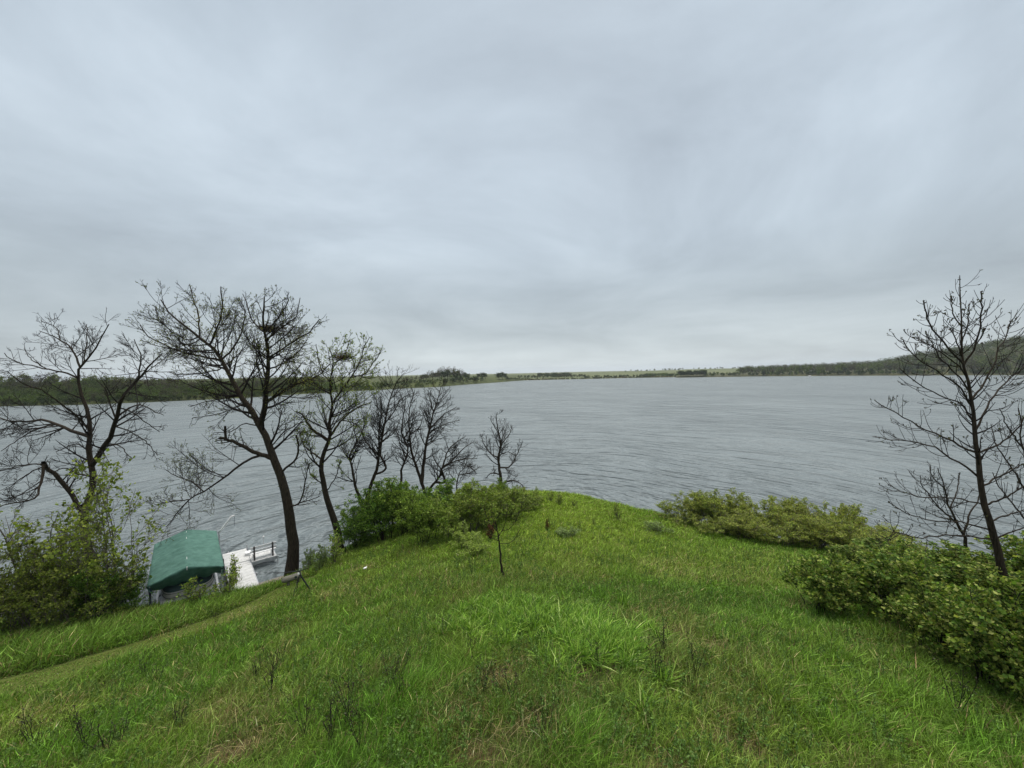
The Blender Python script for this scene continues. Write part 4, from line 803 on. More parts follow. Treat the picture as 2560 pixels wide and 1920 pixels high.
# log and tripod by the big tree
lg0 = ground_at(702, 1470); q0 = at_z(704, 1452, lg0[2]+.30); q1 = q0+np.array([.85, .4, .09])
rg = np.random.default_rng(5)
lp = np.array([q0+(q1-q0)*t for t in np.linspace(0, 1, 7)]); lr = np.array([.10, .16, .17, .16, .17, .19, .15])
T = thing('log', 'weathered grey hollow log lying at the foot of the tallest tree', 'log', lp[3]-K*.17)
M_log = var_mat('weathered_wood', (0.11, 0.105, 0.09), (0.22, 0.21, 0.17), 5, .9, .1, stretch=(1, 1, 4), bump=.02)
mb = MB(); mb.tube(lp, lr, 10); link('bark', rel(mb, T).mesh('bark', True), M_log, T)
kh = lp[5]+np.array([-.02, -.18, .03]); mb = MB(); mb.tube([kh, kh+np.array([.01, -.03, 0])], [.075, .06], 9); link('knot_hole', rel(mb, T).mesh('knot_hole'), M_dark, T)
for t in (2, 5):
    mb = MB(); c = lp[t]; mb.tube([[c[0], c[1], H(c[0], c[1])-.1], c-K*.12], .07, 6); link('support', rel(mb, T).mesh('support'), M_log, T)
tg = ground_at(752, 1488); tt_ = at_depth(748, 1452, tg[1]); 
T = thing('tripod', 'small black tripod stand with a thin rod across its top, in front of the log', 'tripod', (tg[0], tg[1], tg[2]))
M_black = var_mat('black_metal', (0.012, 0.013, 0.015), (0.03, 0.03, 0.032), 6, .5, .4)
head = np.array([tg[0]-.08, tg[1]+.1, tg[2]+.95])
for i, (a_, w_) in enumerate(((.35, .035), (2.6, .016), (4.3, .016))):
    f_ = np.array([tg[0]+.42*math.cos(a_)-.05, tg[1]+.42*math.sin(a_)+.1, 0]); f_[2] = H(f_[0], f_[1])
    mb = MB(); mb.tube([head, f_], [w_, w_*.8], 6); link('leg', rel(mb, T).mesh('leg'), M_black, T)
mb = MB(); mb.tube([head-K*.03, head+K*.12], .05, 8); link('head', rel(mb, T).mesh('head'), M_black, T)
mb = MB(); mb.box(head+np.array([-.04, -.09, .0]), (.07, 0, 0), (0, .04, 0), (0, 0, .08)); link('clamp', rel(mb, T).mesh('clamp'), M_white, T)
mb = MB(); mb.tube([head+np.array([-1.1, .05, .02]), head+K*.14, head+np.array([.55, -.02, .33])], [.015, .02, .012], 6); link('rod', rel(mb, T).mesh('rod'), M_black, T)
# scrap of white paper in the grass
p = ground_at(908, 1437); mb = MB(); mb.add([(0, 0, .3), (.16, .02, .33), (.15, .12, .36), (.01, .11, .31)], [[0, 1, 2, 3]]); mb.add([(0.01, 0, .3), (.15, .02, .31), (.16, .1, .24), (0, .02, .25)], [[0, 1, 2, 3]])
link('litter', mb.mesh('litter'), M_white, None, loc=p, label='small white scrap caught in the grass on the left side of the slope', category='litter')

# ------------------------------------------------------------------ grass
def near_shrub_mask(x, y): return np.zeros(len(x), bool)
def blades(n, seed, rmin, rmax, az0, az1, hfun, cfun, wfun, keep, lean=(0.25, 0.05), leanj=.6, name='grass', pw=-0.2, label=None, seg3=14, src=None):
    rg = np.random.default_rng(seed)
    if src is None:
        e = pw+1; r = (rmin**e+(rmax**e-rmin**e)*rg.random(n))**(1/e); a = rg.uniform(az0, az1, n)
        x = r*np.sin(a); y = r*np.cos(a)
    else: x, y = src(rg, n); r = np.hypot(x, y)
    # clump
    z = H(x, y); k = keep(x, y, z, rg); x, y, z, r = x[k], y[k], z[k], r[k]; n = len(x)
    h = hfun(x, y, rg); col = cfun(x, y, rg); w = wfun(r, rg, n)
    ld = np.stack([lean[0]+rg.normal(size=n)*leanj+.5*(fbm(x, y, 1.1, 77, 2)-.5), lean[1]+rg.normal(size=n)*leanj+.5*(fbm(x, y, 1.1, 88, 2)-.5)], 1)
    lm = np.linalg.norm(ld, axis=1, keepdims=True)
    # face orientation mostly random, tip bends over
    fa = rg.uniform(0, 2*np.pi, n); S_ = np.stack([np.cos(fa), np.sin(fa), np.zeros(n)], 1)*w[:, None]*.5
    b0 = np.stack([x, y, z-.02], 1)
    def pt(t): 
        bend = t**1.7
        up_ = t*(1-.32*np.clip(lm[:, 0], 0, 1.2)*t)
        return b0+np.concatenate([ld*(h*bend)[:, None]*.9, (h*up_)[:, None]], 1) if np.ndim(t) else b0+np.concatenate([ld*(h*bend)[:, None]*.9, (h*up_)[:, None]], 1)
    near = r < seg3
    outV, outF, outC = [], [], []; off = 0
    for msk, ts in ((near, (0, .4, .75, 1)), (~near, (0, .55, 1))):
        if not msk.any(): continue
        nn_ = msk.sum(); rows = []
        for j, t in enumerate(ts):
            q = pt(t)[msk]
            if j == len(ts)-1: rows.append(q)
            else:
                s = S_[msk]*(1.0 if j < 2 else .7); rows += [q-s, q+s]
        V = np.stack(rows, 1); kk = V.shape[1]; b_ = (np.arange(nn_)*kk)[:, None]
        tr = []
        for j in range(len(ts)-2):
            o_ = 2*j; tr += [[o_, o_+1, o_+3], [o_, o_+3, o_+2]]
        o_ = 2*(len(ts)-2); tr += [[o_, o_+1, o_+2]]
        F = (b_[:, None, :]+np.array(tr)[None]).reshape(-1, 3)
        outV.append(V.reshape(-1, 3)); outF.append(F+off); outC.append(np.repeat(col[msk], kk, axis=0)); off += nn_*kk
    o = link(name, mk_mesh(name, np.vstack(outV), [np.vstack(outF)], col=np.vstack(outC)), M_grass, kind='stuff')
    if label: o['label'] = label; o['category'] = 'grass'
    return o
def lerp(a, b, t): return a*(1-t[:, None])+b*t[:, None]
A3 = lambda *c: np.array([c], float)
def grass_col(x, y, rg):
    n = len(x)
    f1 = np.clip((fbm(x, y, 3.2, 41, 4)-.5)*3.2+.5, 0, 1); f2 = np.clip((fbm(x, y, 0.7, 43, 3)-.5)*3+.5, 0, 1)
    c = lerp(A3(.092, .188, .022), A3(.158, .24, .038), f1)
    ol = np.clip((fbm(x, y, 1.4, 47, 4)-.45)*5, 0, 1)*np.clip(1.35-y/22, .1, 1)
    c = lerp(c, A3(.12, .145, .042), ol*.5)
    c = lerp(c, A3(.205, .295, .036), np.clip((y-13)/10, 0, .8)*np.clip(1-np.abs(x-3)/16, 0, 1))
    dp = sumblob(x, y, L_deep); c = lerp(c, A3(.085, .19, .016), dp*.7*(.4+.6*f2))
    s = sumblob(x, y, L_straw)*np.clip((f2-.35)*2, 0, 1); c = lerp(c, A3(.27, .29, .10), s*.65)
    b_ = sumblob(x, y, L_brown)*np.clip((f2-.3)*2, 0, 1); c = lerp(c, A3(.19, .15, .07), b_*.5)
    lf = np.clip((-x-11)/5, 0, 1)*np.clip((y-10)/3, 0, 1); c = lerp(c, A3(.125, .215, .035), lf*.5)
    u = rg.random(n)
    dry = u < (.06+.10*ol+.25*s+.3*b_); c[dry] = pal(rg, dry.sum(), ((.30, .25, .12), (.24, .2, .09), (.17, .12, .06)), .2)
    wh = rg.random(n) < .05; c[wh] = c[wh]*1.5+.02
    return np.clip(c*np.exp(rg.normal(size=(n, 1))*.42), .004, .8)
SDG = sdist(GX, GY)
def sdist_g(x, y):
    i = np.clip(((x-gx[0])/.25).astype(int), 0, len(gx)-1); j = np.clip(((y-gy[0])/.25).astype(int), 0, len(gy)-1); return SDG[i, j]
def grass_h(x, y, rg):
    d = dpath(x, y); e = np.clip((d-1.0)/.35, 0, 1)
    side = np.clip((-x-9)/6, 0, 1)*np.clip((y-11)/3, 0, 1)
    h = .14+.22*np.clip(fbm(x, y, 0.7, 51, 3)*1.6-.3, 0, 1)+.26*side+.16*np.clip(1-np.abs(sdist_g(x, y)-1.5)/1.6, 0, 1)*(x > -9)
    h = h*(1-.45*sumblob(x, y, L_brown))
    h = h*(1+.35*sumblob(x, y, L_deep))
    h = .035+(h-.035)*e
    return h*rg.uniform(.45, 1.25, len(x))
def gw(r, rg, n): return .0085*np.maximum(r/7, .8)**.85*rg.uniform(.6, 1.4, n)
def keep_land(x, y, z, rg):
    b_ = sumblob(x, y, L_brown)
    LQ = np.stack([x, y], 1)-L(0, .5, 0)[None, :2]; onl = (np.abs(LQ@U[:2]+.1) < .75) & (np.abs(LQ@Vv[:2]) < 1.5)
    return ~onl & (z > .12) & (rg.random(len(x)) > .55*b_) & (np.abs(x) < 45) & (y > 2) & ~((sumblob(x, y, L_lush) > .6) & (rg.random(len(x)) < .6)) & (z < 12)
blades(900000, 201, 5.0, 44, R_(-61), R_(61), grass_h, grass_col, gw, keep_land, name='grass', label='long windblown meadow grass covering the slope')
# lush broad-bladed clump in the middle
def src_lush(rg, n):
    c = np.array([ground_at(q[0], q[1])[:2] for q in L_lush]); s = np.array([[q[2], q[3]] for q in L_lush])*.62
    i = rg.choice(len(c), n, p=[.25, .28, .22, .15, .10])
    # grow in tufts
    nt_ = 210; tf = c[rg.choice(len(c), nt_, p=[.25, .28, .22, .15, .10])]; ii = rg.integers(0, nt_, n)
    tj = rg.normal(size=(nt_, 2))*.72
    p = tf[ii]+tj[ii]*np.array([1.0, .85])+rg.normal(size=(n, 2))*.07
    return p[:, 0], p[:, 1]
blades(18000, 202, 0, 0, 0, 0, lambda x, y, rg: .36*rg.uniform(.5, 1.25, len(x)), lambda x, y, rg: pal(rg, len(x), ((.15, .28, .03), (.07, .16, .016), (.24, .37, .06), (.38, .46, .16)), .25, [.4, .36, .2, .04]), lambda r, rg, n: .021*rg.uniform(.5, 1.4, n), lambda x, y, z, rg: z > .1, lean=(.3, 0), leanj=.75, name='broad_bladed_grass', src=src_lush, label='lush bright green broad-bladed grass in the middle of the slope')
# straw tufts of last year's growth
def src_straw(rg, n):
    Lq = L_straw+L_brown; c = np.array([ground_at(q[0], q[1])[:2] for q in Lq]); s = np.array([[q[2], q[3]] for q in Lq]); w = s[:, 0]*np.r_[np.ones(len(L_straw)), np.full(len(L_brown), .5)]; w = w/w.sum()
    i = rg.choice(len(c), n, p=w); p = c[i]+rg.normal(size=(n, 2))*s[i]*.75; return p[:, 0], p[:, 1]
blades(4200, 203, 0, 0, 0, 0, lambda x, y, rg: .32*rg.uniform(.3, 1.3, len(x)), lambda x, y, rg: pal(rg, len(x), ((.40, .34, .16), (.32, .28, .13), (.26, .20, .09), (.42, .38, .2)), .15), lambda r, rg, n: .006*np.maximum(r/8, 1)**.9*rg.uniform(.6, 1.3, n), lambda x, y, z, rg: (z > .1) & (dpath(x, y) > .6), lean=(.3, 0), leanj=.7, name='dry_grass', src=src_straw, label='dry straw-coloured grass tufts from last year')
# low broad-leaved weeds between the blades
rg = np.random.default_rng(303)
n = 9500; r = (5.5**1.0+(24-5.5)*rg.random(n)); a_ = rg.uniform(R_(-58), R_(58), n); x = r*np.sin(a_); y = r*np.cos(a_)
k = (fbm(x, y, 1.8, 61, 3) > .5) & (H(x, y) > .4) & (dpath(x, y) > 1) & (sdist(x, y) > 1); x, y = x[k], y[k]; z = H(x, y); n = len(x)
hh = rg.uniform(.16, .42, n); base_ = np.stack([x, y, z], 1); ld = rg.normal(size=(n, 2))*.18+np.array([.08, 0])
P = np.stack([base_+np.c_[ld*(t*hh)[:, None], t*hh] for t in (0, .5, 1.0)], 1)
V, F = tubes(P, np.full((n, 3), .0028), 3); cS = pal(rg, len(V), ((.07, .075, .035), (.05, .04, .03)))
pos, d = pts_on(P, rg, n*15, .25, 1.0); d = norm(rg.normal(size=(n*15, 3))+np.array([0, 0, .6]))
V2, F2, c2 = rot_leaves(pos, d, .05*rg.uniform(.5, 1.4, len(pos)), rg, .55, .3, pal(rg, len(pos), ((.12, .21, .05), (.10, .19, .04), (.16, .25, .07), (.08, .15, .03)), .2), fold=.1)
link('weeds', mk_mesh('weeds', np.vstack([V, V2]), [np.vstack([F, F2+len(V)])], col=np.vstack([cS, c2])), M_leaf, kind='stuff', label='low grey-green leafy weeds growing between the grass blades', category='weeds')
# dead weed stalks: individually standing
def stalk_proto(seed, h):
    rg = np.random.default_rng(seed); ns = 5; st = []
    for i in range(ns):
        a_ = rg.uniform(0, 6.28); b0 = np.array([math.cos(a_), math.sin(a_), 0])*.05*rg.random()
        e_ = b0+np.array([rg.normal()*.12, rg.normal()*.12, h*rg.uniform(.6, 1)]); t = np.linspace(0, 1, 6)[:, None]; p = b0+(e_-b0)*t+np.cumsum(rg.normal(size=(6, 3))*.008, 0); p[0, 2] = -.05; st.append(p)
    st = np.array(st); rr_ = np.full((ns, 6), .0055)*np.linspace(1, .6, 6)
    a1, b1 = grow(st, rr_, 22, rg, .35, 1, (25, 50), (.06, .2), None, .2, .1, 4, .6, .003, .003)
    V, F = merge([tubes(st, rr_, 4), tubes(a1, b1, 3)])
    pos = np.concatenate([a1[:, -1], st[:, -1], a1[:, -1]]); V2, F2, c2 = rot_leaves(pos, rg.normal(size=(len(pos), 3)), .035, rg, .7, .5, pal(rg, len(pos), ((.035, .03, .022), (.08, .09, .05), (.05, .04, .03))))
    return mk_mesh('stem', V, F), mk_mesh('seed_head', V2, [F2], col=c2)
SP = [stalk_proto(401, .75), stalk_proto(402, .9), stalk_proto(403, .6)]
stl = [(362, 1700, .75), (395, 1720, .7), (640, 1700, .8), (680, 1740, .85), (690, 1690, .7), (85, 1870, .9), (190, 1850, .7), (215, 1880, .8), (270, 1890, .85), (450, 1830, .7), (760, 1850, .7), (980, 1730, .8), (1000, 1760, .7), (870, 1800, .8), (1280, 1760, .8), (1210, 1740, .7), (1180, 1640, .55), (1100, 1590, .6), (1660, 1640, .75), (1740, 1700, .7), (1500, 1680, .7), (1450, 1690, .55), (2390, 1800, .9), (2050, 1520, .8), (1300, 1370, .7), (1180, 1440, .6), (1378, 1325, .8), (1448, 1330, .75), (1485, 1320, .6), (930, 1500, .5), (1020, 1480, .55), (1550, 1300, .8), (1310, 1395, .6), (1640, 1700, .8), (1360, 1860, .6), (860, 1830, .8), (830, 1860, .8), (900, 1880, .75), (300, 1860, .7), (540, 1560, .7)]
for i, (px, py, h) in enumerate(stl):
    p = ground_at(px, py); a, b = SP[i % 3]
    sec = 'on the upper slope near the sapling' if py < 1530 and px > 700 else 'beside the mown path' if px < 720 and py < 1760 else 'in the lower left foreground' if px < 720 else 'in the bright broad-bladed grass' if py < 1720 and px < 1550 else 'right of the bright broad-bladed grass' if px >= 1550 else 'in the lower middle foreground'
    T = thing('dead_weed', 'dark dry branching weed stalk '+sec, 'weed stalk', p, rng.uniform(0, 6.28), 'dead weed stalks '+sec)
    T.scale = (h/.75,)*3; link('stem', a, M_twig, T); link('seed_head', b, M_leaf, T)

# ------------------------------------------------------------------ far shores
def shore_depth(px, py): return HC*FPX/(py-hor(px))
wl_pts = [(-700, 1034), (-300, 1024), (0, 1016), (203, 1012), (407, 1004), (610, 995), (813, 982), (961, 974), (1103, 967), (1246, 956), (1327, 950)]
LX = np.array([p[0] for p in wl_pts], float); LD = np.array([shore_depth(*p) for p in wl_pts])
rw_pts = [(1690, 944.3), (1700, 944), (1894, 941), (2244, 939), (2560, 938), (2900, 937), (3400, 936)]
RX = np.array([p[0] for p in rw_pts], float); RD = np.array([shore_depth(*p) for p in rw_pts])
FD = (np.array([-9000., 1000, 1300, 1551, 1693, 3000, 12000]), np.array([1800., 1300, shore_depth(1310, 951), shore_depth(1551, 945.5), shore_depth(1693, 943), 1300, 1800.]))
M_field = None
def field_mat(name, c0, c1, scale):
    m, nt, b = principled(name, c0, .95, .1); geo = N(nt, 'ShaderNodeNewGeometry')
    f = noise(nt, geo.outputs['Position'], scale, 6, .65); nt.links.new(ramp(nt, f, [(.35, c0), (.65, c1)]), b.inputs['Base Color']); return m
M_shore = field_mat('shore_scrubland', (.04, .05, .02), (.085, .10, .035), .09)
M_pasture = field_mat('pasture', (.085, .105, .045), (.13, .14, .065), .012)
M_forest_floor = field_mat('forest_floor', (.045, .05, .025), (.09, .09, .04), .06)
def land(name, pxs, dep0, hfun, dmax, mat, nd=40):
    """sheet following the waterline; pxs image columns, dep0 shoreline depth, hfun(px, back) height"""
    back = np.r_[-6, -1, 0, 1, 2, 4, np.geomspace(6, dmax, nd-6)]
    PXg, BK = np.meshgrid(pxs, back, indexing='ij'); dd = np.interp(PXg, *dep0)+BK
    Xw = (PXg-1280)/FPX*dd; Z_ = np.where(BK <= 0, BK*.25, hfun(PXg, BK)); Z_ = np.where(BK > 0, Z_+(fbm(Xw, dd, 14, 71, 3)-.5)*1.6*np.clip(BK/25, 0, 1), Z_)
    idx = np.arange(Xw.size).reshape(Xw.shape); F = np.stack([idx[:-1, :-1], idx[1:, :-1], idx[1:, 1:], idx[:-1, 1:]], -1).reshape(-1, 4)
    link(name, mk_mesh(name, np.c_[Xw.ravel(), dd.ravel(), Z_.ravel()], [F], smooth=True), mat, kind='structure')
    return lambda px, bk: np.where(bk <= 0, 0, hfun(px, bk))
def hL(px, bk):
    top = np.interp(px, [-700, 0, 200, 450, 650, 800, 950, 1050, 1120, 1200, 1330, 1340], [10, 8, 7.5, 5.5, 5.5, 6.0, 6.5, 7.5, 7.5, 6.5, 1.5, 1])
    far = np.interp(px, [-700, 0, 400, 700, 1000, 1330], [12, 11.8, 11.6, 11.3, 9.5, 6])
    return top*(1-np.exp(-bk/22))+.4+np.clip((bk-120)/400, 0, 1)*np.maximum(far-top, 0)
hLf = land('left_shore', np.linspace(-700, 1332, 220), (LX, LD), hL, 700, M_shore)
def hR(px, bk):
    top = np.interp(px, [1690, 1760, 1850, 2000, 2130, 2200, 2306, 2380, 2478, 2560, 2700, 3400], [2.5, 3, 4, 7, 9, 12, 26, 32, 42, 47, 50, 60])
    return .5+2.5*(1-np.exp(-bk/10))+np.maximum(top-3, 0)*np.clip((bk-8)/170, 0, 1)**.9
hRf = land('right_shore', np.linspace(1690, 3400, 160), (RX, RD), hR, 600, M_forest_floor)
def hF(px, bk):
    return 1.0*(1-np.exp(-bk/8))+np.interp(px, [1200, 1450, 1600, 1720, 1850, 2000, 2600], [8, 8, 11, 15.5, 16.5, 14, 10])*np.clip((bk-40)/900, 0, 1)+np.clip((bk-1200)/1500, 0, 1)*6*np.sin((px-1250)/140)**2
hFf = land('far_hills', np.r_[np.linspace(-9000, 1150, 40), np.linspace(1180, 2100, 120), np.linspace(2200, 12000, 40)], FD, hF, 9000, M_pasture, nd=60)
# shoreline reeds / mud line as low geometry is part of the shore scrub below
# --- far tree prototypes
def far_proto(seed, h, leafn, leafs, cols, bare=1.0):
    rg = np.random.default_rng(seed)
    tr = np.array([[0, 0, -.6], [0.1*rg.normal(), .1*rg.normal(), h*.25], [.2*rg.normal(), .2*rg.normal(), h*.55], [.3*rg.normal(), .3*rg.normal(), h*.9]]); P = resample(tr, 8)[None]; Rr = (.17*(1-.8*np.linspace(0, 1, 8)))[None]
    a1, b1 = grow(P, Rr, 15, rg, .22, .95, (28, 55), (.25*h, .48*h), .45, .14, .1, 5, .55, .04, .03)
    a2, b2 = grow(a1, b1, 80, rg, .15, 1, (25, 50), (.10*h, .24*h), .5, .12, .12, 3, .6, .03, .025)
    a3, b3 = grow(a2, b2, int(190*bare), rg, .2, 1, (25, 50), (.05*h, .12*h), .5, .12, .12, 2, .6, .022, .018)
    Vt, Ft = merge([tubes(P, Rr, 6), tubes(a1, b1, 4)])
    Vc, Fc = merge([tubes(a2, b2, 3), tubes(a3, b3, 3)])
    pos, d = pts_on(a2, rg, leafn, .2, 1); pos = pos+rg.normal(size=pos.shape)*.35
    V2, F2, c2 = rot_leaves(pos, d, leafs*rg.uniform(.6, 1.4, leafn), rg, .8, 1.0, pal(rg, leafn, cols, .2))
    V = np.vstack([Vc, V2]); Fq = np.vstack([Fc[0], F2+len(Vc)]); col = np.vstack([pal(rg, len(Vc), ((.05, .044, .038),), .1), c2])
    return (Vt, Ft), (V, Fq, col)
FP = [far_proto(501, 10, 320, .45, ((.08, .09, .035), (.10, .105, .045), (.07, .065, .035))), far_proto(502, 9, 480, .5, ((.075, .11, .025), (.11, .15, .035))), far_proto(503, 11, 180, .4, ((.09, .08, .055), (.075, .068, .05)), 1.5), far_proto(504, 8, 700, .5, ((.035, .055, .018), (.05, .075, .022))), far_proto(505, 10, 420, .5, ((.085, .12, .03), (.12, .15, .045)))]
FM = []
for (t_, c_) in FP: FM.append((mk_mesh('trunk', t_[0], t_[1]), mk_mesh('crown', c_[0], [c_[1]], col=c_[2])))
def far_tree(px, bk, dep0, hf, k, sc, label, group, name='far_tree'):
    d = float(np.interp(px, *dep0)+bk); p = ((px-1280)/FPX*d, d, float(hf(np.float64(px), np.float64(bk)))-.1)
    T = thing(name, label, 'tree', p, rng.uniform(0, 6.28), group); T.scale = (sc*rng.uniform(.85, 1.2)*(1.6 if k == 3 else 1.2),)*2+(sc,)
    link('trunk', FM[k][0], M_farwood, T); link('crown', FM[k][1], M_leaf, T)
rg = np.random.default_rng(9)
# left shore trees
for i in range(118):
    px = -150+i*8.2+rg.uniform(-6, 6); bk = rg.uniform(12, 48)
    k = rg.choice([0, 1, 2, 2, 4]); sec = ('at the left edge' if px < 130 else 'behind the left bare tree' if px < 330 else 'between the two big bare trees' if px < 520 else 'behind the tallest bare tree' if px < 700 else 'seen through the budding tree')
    kd = ('grey-green half-bare', 'light green leafy', 'grey bare', '', 'fresh green thin')[k]
    far_tree(px, bk, (LX, LD), hLf, k, rg.uniform(.75, 1.1)*np.interp(px, [-260, 150, 420, 560, 700, 830], [1.1, 1.1, .9, .85, .95, .7]), kd+' tree on the far left bank '+sec, kd+' trees on the far left bank '+sec)
# crest grove in the middle distance
for i in range(30):
    px = 1052+i*4.1+rg.uniform(-2, 2); f = (i/29)
    far_tree(px, rg.uniform(28, 70), (LX, LD), hLf, rg.choice([2, 2, 0, 3]), np.interp(f, [0, .3, .6, .8, 1], [.7, 1.1, 1.5, 1.4, .9])*rg.uniform(.9, 1.1), 'tree in the dense brown grove on the crest of the left shore', 'grove on the crest of the left shore')
for i in range(12): far_tree(1000+i*5.5+rg.uniform(-2, 2), rg.uniform(20, 45), (LX, LD), hLf, 2, rg.uniform(.45, .65), 'thin bare tree in the sparse line left of the crest grove', 'sparse tree line left of the crest grove')
for i in range(18): far_tree(1105+i*6+rg.uniform(-3, 3), rg.uniform(4, 16), (LX, LD), hLf, rg.choice([3, 3, 1]), rg.uniform(.6, 1.0), 'dark green tree on the shore slope below the crest grove', 'trees on the slope below the crest grove')
for px, s, lb in ((1196, 1.0, 'left part'), (1206, 1.2, 'middle'), (1214, 1.05, 'right part')): far_tree(px, 40, (LX, LD), hLf, 3, s, 'rounded dark tree clump right of the crest grove, %s' % lb, None)
for px, s, lb in ((1248, 1.35, 'left'), (1256, 1.5, 'middle'), (1264, 1.3, 'right')): far_tree(px, 26, (LX, LD), hLf, 3, s, 'rounded evergreen-dark tree near the tip of the left shore, %s of three' % lb, None)
for i in range(12): far_tree(1268+i*5, rg.uniform(3, 10), (LX, LD), hLf, 3, rg.uniform(.5, .85)*(1-.03*i), 'low dark tree trailing to the tip of the left shore', 'trees at the tip of the left shore')
# right shore front row
for i in range(96):
    px = 1845+i*7.7+rg.uniform(-4, 4)
    k = rg.choice([0, 2, 4, 1, 3]); sec = ('at its left end' if px < 1980 else 'in the middle' if px < 2160 else 'where the hill begins to rise' if px < 2330 else 'behind the young bare tree')
    kd = ('grey-green half-bare', 'light green leafy', 'grey bare', 'dark green', 'fresh green thin')[k]
    far_tree(px, rg.uniform(4, 34), (RX, RD), hRf, k, rg.uniform(1.15, 1.7), kd+' tree on the far right shore '+sec, kd+' trees on the far right shore '+sec)
for i in range(20):
    far_tree(1702+i*3.3+rg.uniform(-1, 1), rg.uniform(4, 16), (RX, RD), hRf, 3, rg.uniform(1.0, 1.45), 'dark green tree on the low spit left of the far right woods', 'trees on the low spit')
# masses
def wood(name, n, seed, pxr, bkr, dep0, hf, scr, leafn, leafs, colsets, label):
    rg = np.random.default_rng(seed); Vs, Fs, Cs = [], [], []; off = 0
    px = rg.uniform(*pxr, n); bk = bkr[0]+(bkr[1]-bkr[0])*rg.random(n)**.9; d = np.interp(px, *dep0)+bk
    x = (px-1280)/FPX*d; z = hf(px, bk); sc = rg.uniform(*scr, n); grp = np.clip((fbm(x, d, 40, seed, 3)-.5)*3+.5, 0, .999)
    for i in range(n):
        hh = 9*sc[i]; m_ = leafn
        u = norm(rg.normal(size=(m_, 3)))*(rg.random((m_, 1))**.4)*np.array([.34*hh, .34*hh, .40*hh])+np.array([0, 0, .58*hh]); u[:, 2] = np.maximum(u[:, 2], .1)
        V, F, c = rot_leaves(u, norm(u-np.array([0, 0, .3*hh])), leafs*rg.uniform(.6, 1.5, m_), rg, .75, .8, pal(rg, m_, colsets[min(int((grp[i]+rg.normal()*.15)*len(colsets)) % len(colsets), len(colsets)-1)], .2))
        Vs.append(V+np.array([x[i], d[i], z[i]])); Fs.append(F+off); Cs.append(c); off += len(V)
    link(name, mk_mesh(name, np.vstack(Vs), [np.vstack(Fs)], col=np.vstack(Cs)), M_leaf, kind='stuff', label=label, category='woods')
cg = ((.06, .095, .02), (.08, .12, .028)); cd = ((.026, .044, .014), (.038, .058, .018)); cb = ((.045, .05, .026), (.06, .062, .034)); cy = ((.085, .11, .03), (.068, .09, .025))
wood('shore_thicket', 1500, 61, (-320, 830), (0, 40), (LX, LD), hLf, (.3, .68), 120, .45, (cg, cd, cy, cb, cg), 'dense scrub covering the bank across the water at left')
wood('bank_woods', 260, 71, (-320, 780), (12, 46), (LX, LD), hLf, (.75, 1.15), 170, .38, (cb, cd, cb, cy, cb), 'grey-brown budding woods topping the bank across the water at left')
wood('shore_bushes', 260, 69, (800, 1100), (0, 22), (LX, LD), hLf, (.15, .4), 70, .5, (cg, cd, cy), 'scattered bushes on the middle left shore')
wood('hillside_woods', 1500, 62, (1850, 2750), (20, 260), (RX, RD), hRf, (0.8, 1.9), 85, 1.15, (cb, cd, cg, cb, cy), 'spring woods covering the hill on the far right')
wood('waterline_brush', 520, 72, (-320, 960), (-1, 6), (LX, LD), hLf, (.16, .36), 80, .42, (cd, cg, cd), 'dark brush overhanging the waterline of the far left shore')
wood('shoreline_scrub', 260, 63, (1760, 2700), (1, 12), (RX, RD), hRf, (.4, .8), 90, .9, (cd, cg, cd), 'dark scrub along the waterline of the far right shore')
wood('low_far_woods', 60, 74, (1296, 1466), (100, 190), FD, hFf, (.35, .8), 60, 1.2, (cd, cb, cy), 'low trees fringing the dark wood on the far shore')
wood('far_woods', 80, 64, (1345, 1428), (120, 190), FD, hFf, (.7, 1.35), 60, 1.5, (cd, cb), 'dark wood on the far shore left of centre')
wood('far_scrub', 90, 65, (1462, 1640), (2, 60), FD, hFf, (.15, .6), 60, 1.0, (cd, cb), 'low scrub on the far shore near the middle')
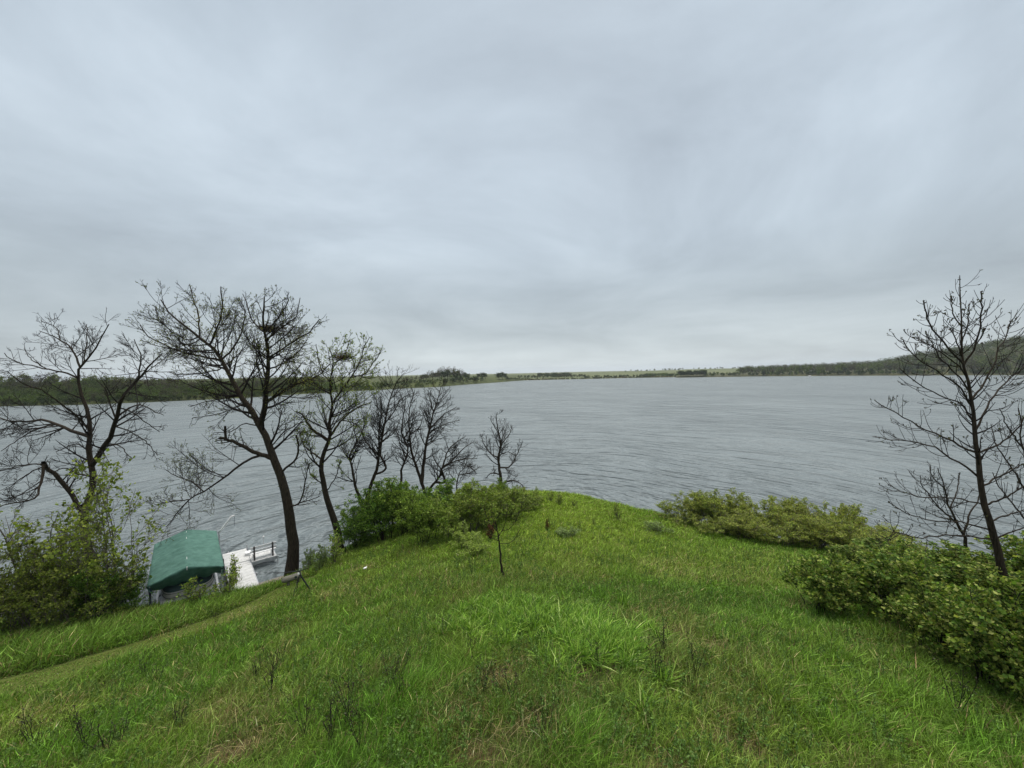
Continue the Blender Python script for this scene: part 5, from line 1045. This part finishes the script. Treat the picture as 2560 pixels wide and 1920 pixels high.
wood('shore_reeds', 300, 66, (1300, 1700), (0, 6), FD, hFf, (.12, .25), 50, .7, (cb, ((.16, .12, .08), (.12, .09, .06))), 'brown reeds lining the far shore')
wood('horizon_trees', 40, 67, (1560, 1900), (700, 1200), FD, hFf, (.5, .9), 40, 2.2, (cd, cg), 'scattered trees along the far ridge')
wood('crest_hedge', 90, 68, (1600, 1720), (4, 60), FD, hFf, (.3, .9), 60, 1.2, (cd, cg), 'trees on the far shore beside the low spit')
# tiny white boat at the far right shore
p = at_z(2025, 941, 0.0); T = thing('moored_boat', 'tiny white boat at the far right waterline', 'boat', (p[0], RD[2]-6, 0))
T.location = ((2025-1280)/FPX*560, 560, 0)
mb = MB(); hs = []
for t in np.linspace(-1, 1, 9):
    w_ = 1.1*(1-max(t, 0)**2.5)+.02; hs.append([(t*3.5, -w_, .9+.25*max(t, 0)), (t*3.5, -w_*.7, .0), (t*3.5, w_*.7, .0), (t*3.5, w_, .9+.25*max(t, 0))])
hs = np.array(hs); V = hs.reshape(-1, 3); F = [[i*4+j, i*4+j+1, (i+1)*4+j+1, (i+1)*4+j] for i in range(8) for j in range(3)]+[[i*4+3, i*4, (i+1)*4, (i+1)*4+3] for i in range(8)]
mb.add(V, F); mb.add(V[:4], [[0, 1, 2, 3]]); link('hull', mb.mesh('hull'), M_white, T)
mb = MB(); mb.box((-1.2, -.7, .98), (2, 0, 0), (0, 1.4, 0), (0, 0, .9)); link('cabin', mb.mesh('cabin'), M_white, T)

# ------------------------------------------------------------------ haze
m = bpy.data.materials.new('haze_air'); m.use_nodes = True; nt = m.node_tree; nt.nodes.remove(nt.nodes['Principled BSDF'])
pv = N(nt, 'ShaderNodeVolumePrincipled'); pv.inputs['Density'].default_value = 0.00010; pv.inputs['Color'].default_value = (0.85, 0.92, 1.0, 1); pv.inputs['Anisotropy'].default_value = 0.2
nt.links.new(pv.outputs[0], nt.nodes['Material Output'].inputs['Volume'])
mb = MB(); mb.box((-9500, -2400, -30), (19000, 0, 0), (0, 13000, 0), (0, 0, 150)); link('haze', mb.mesh('haze'), m, kind='stuff')
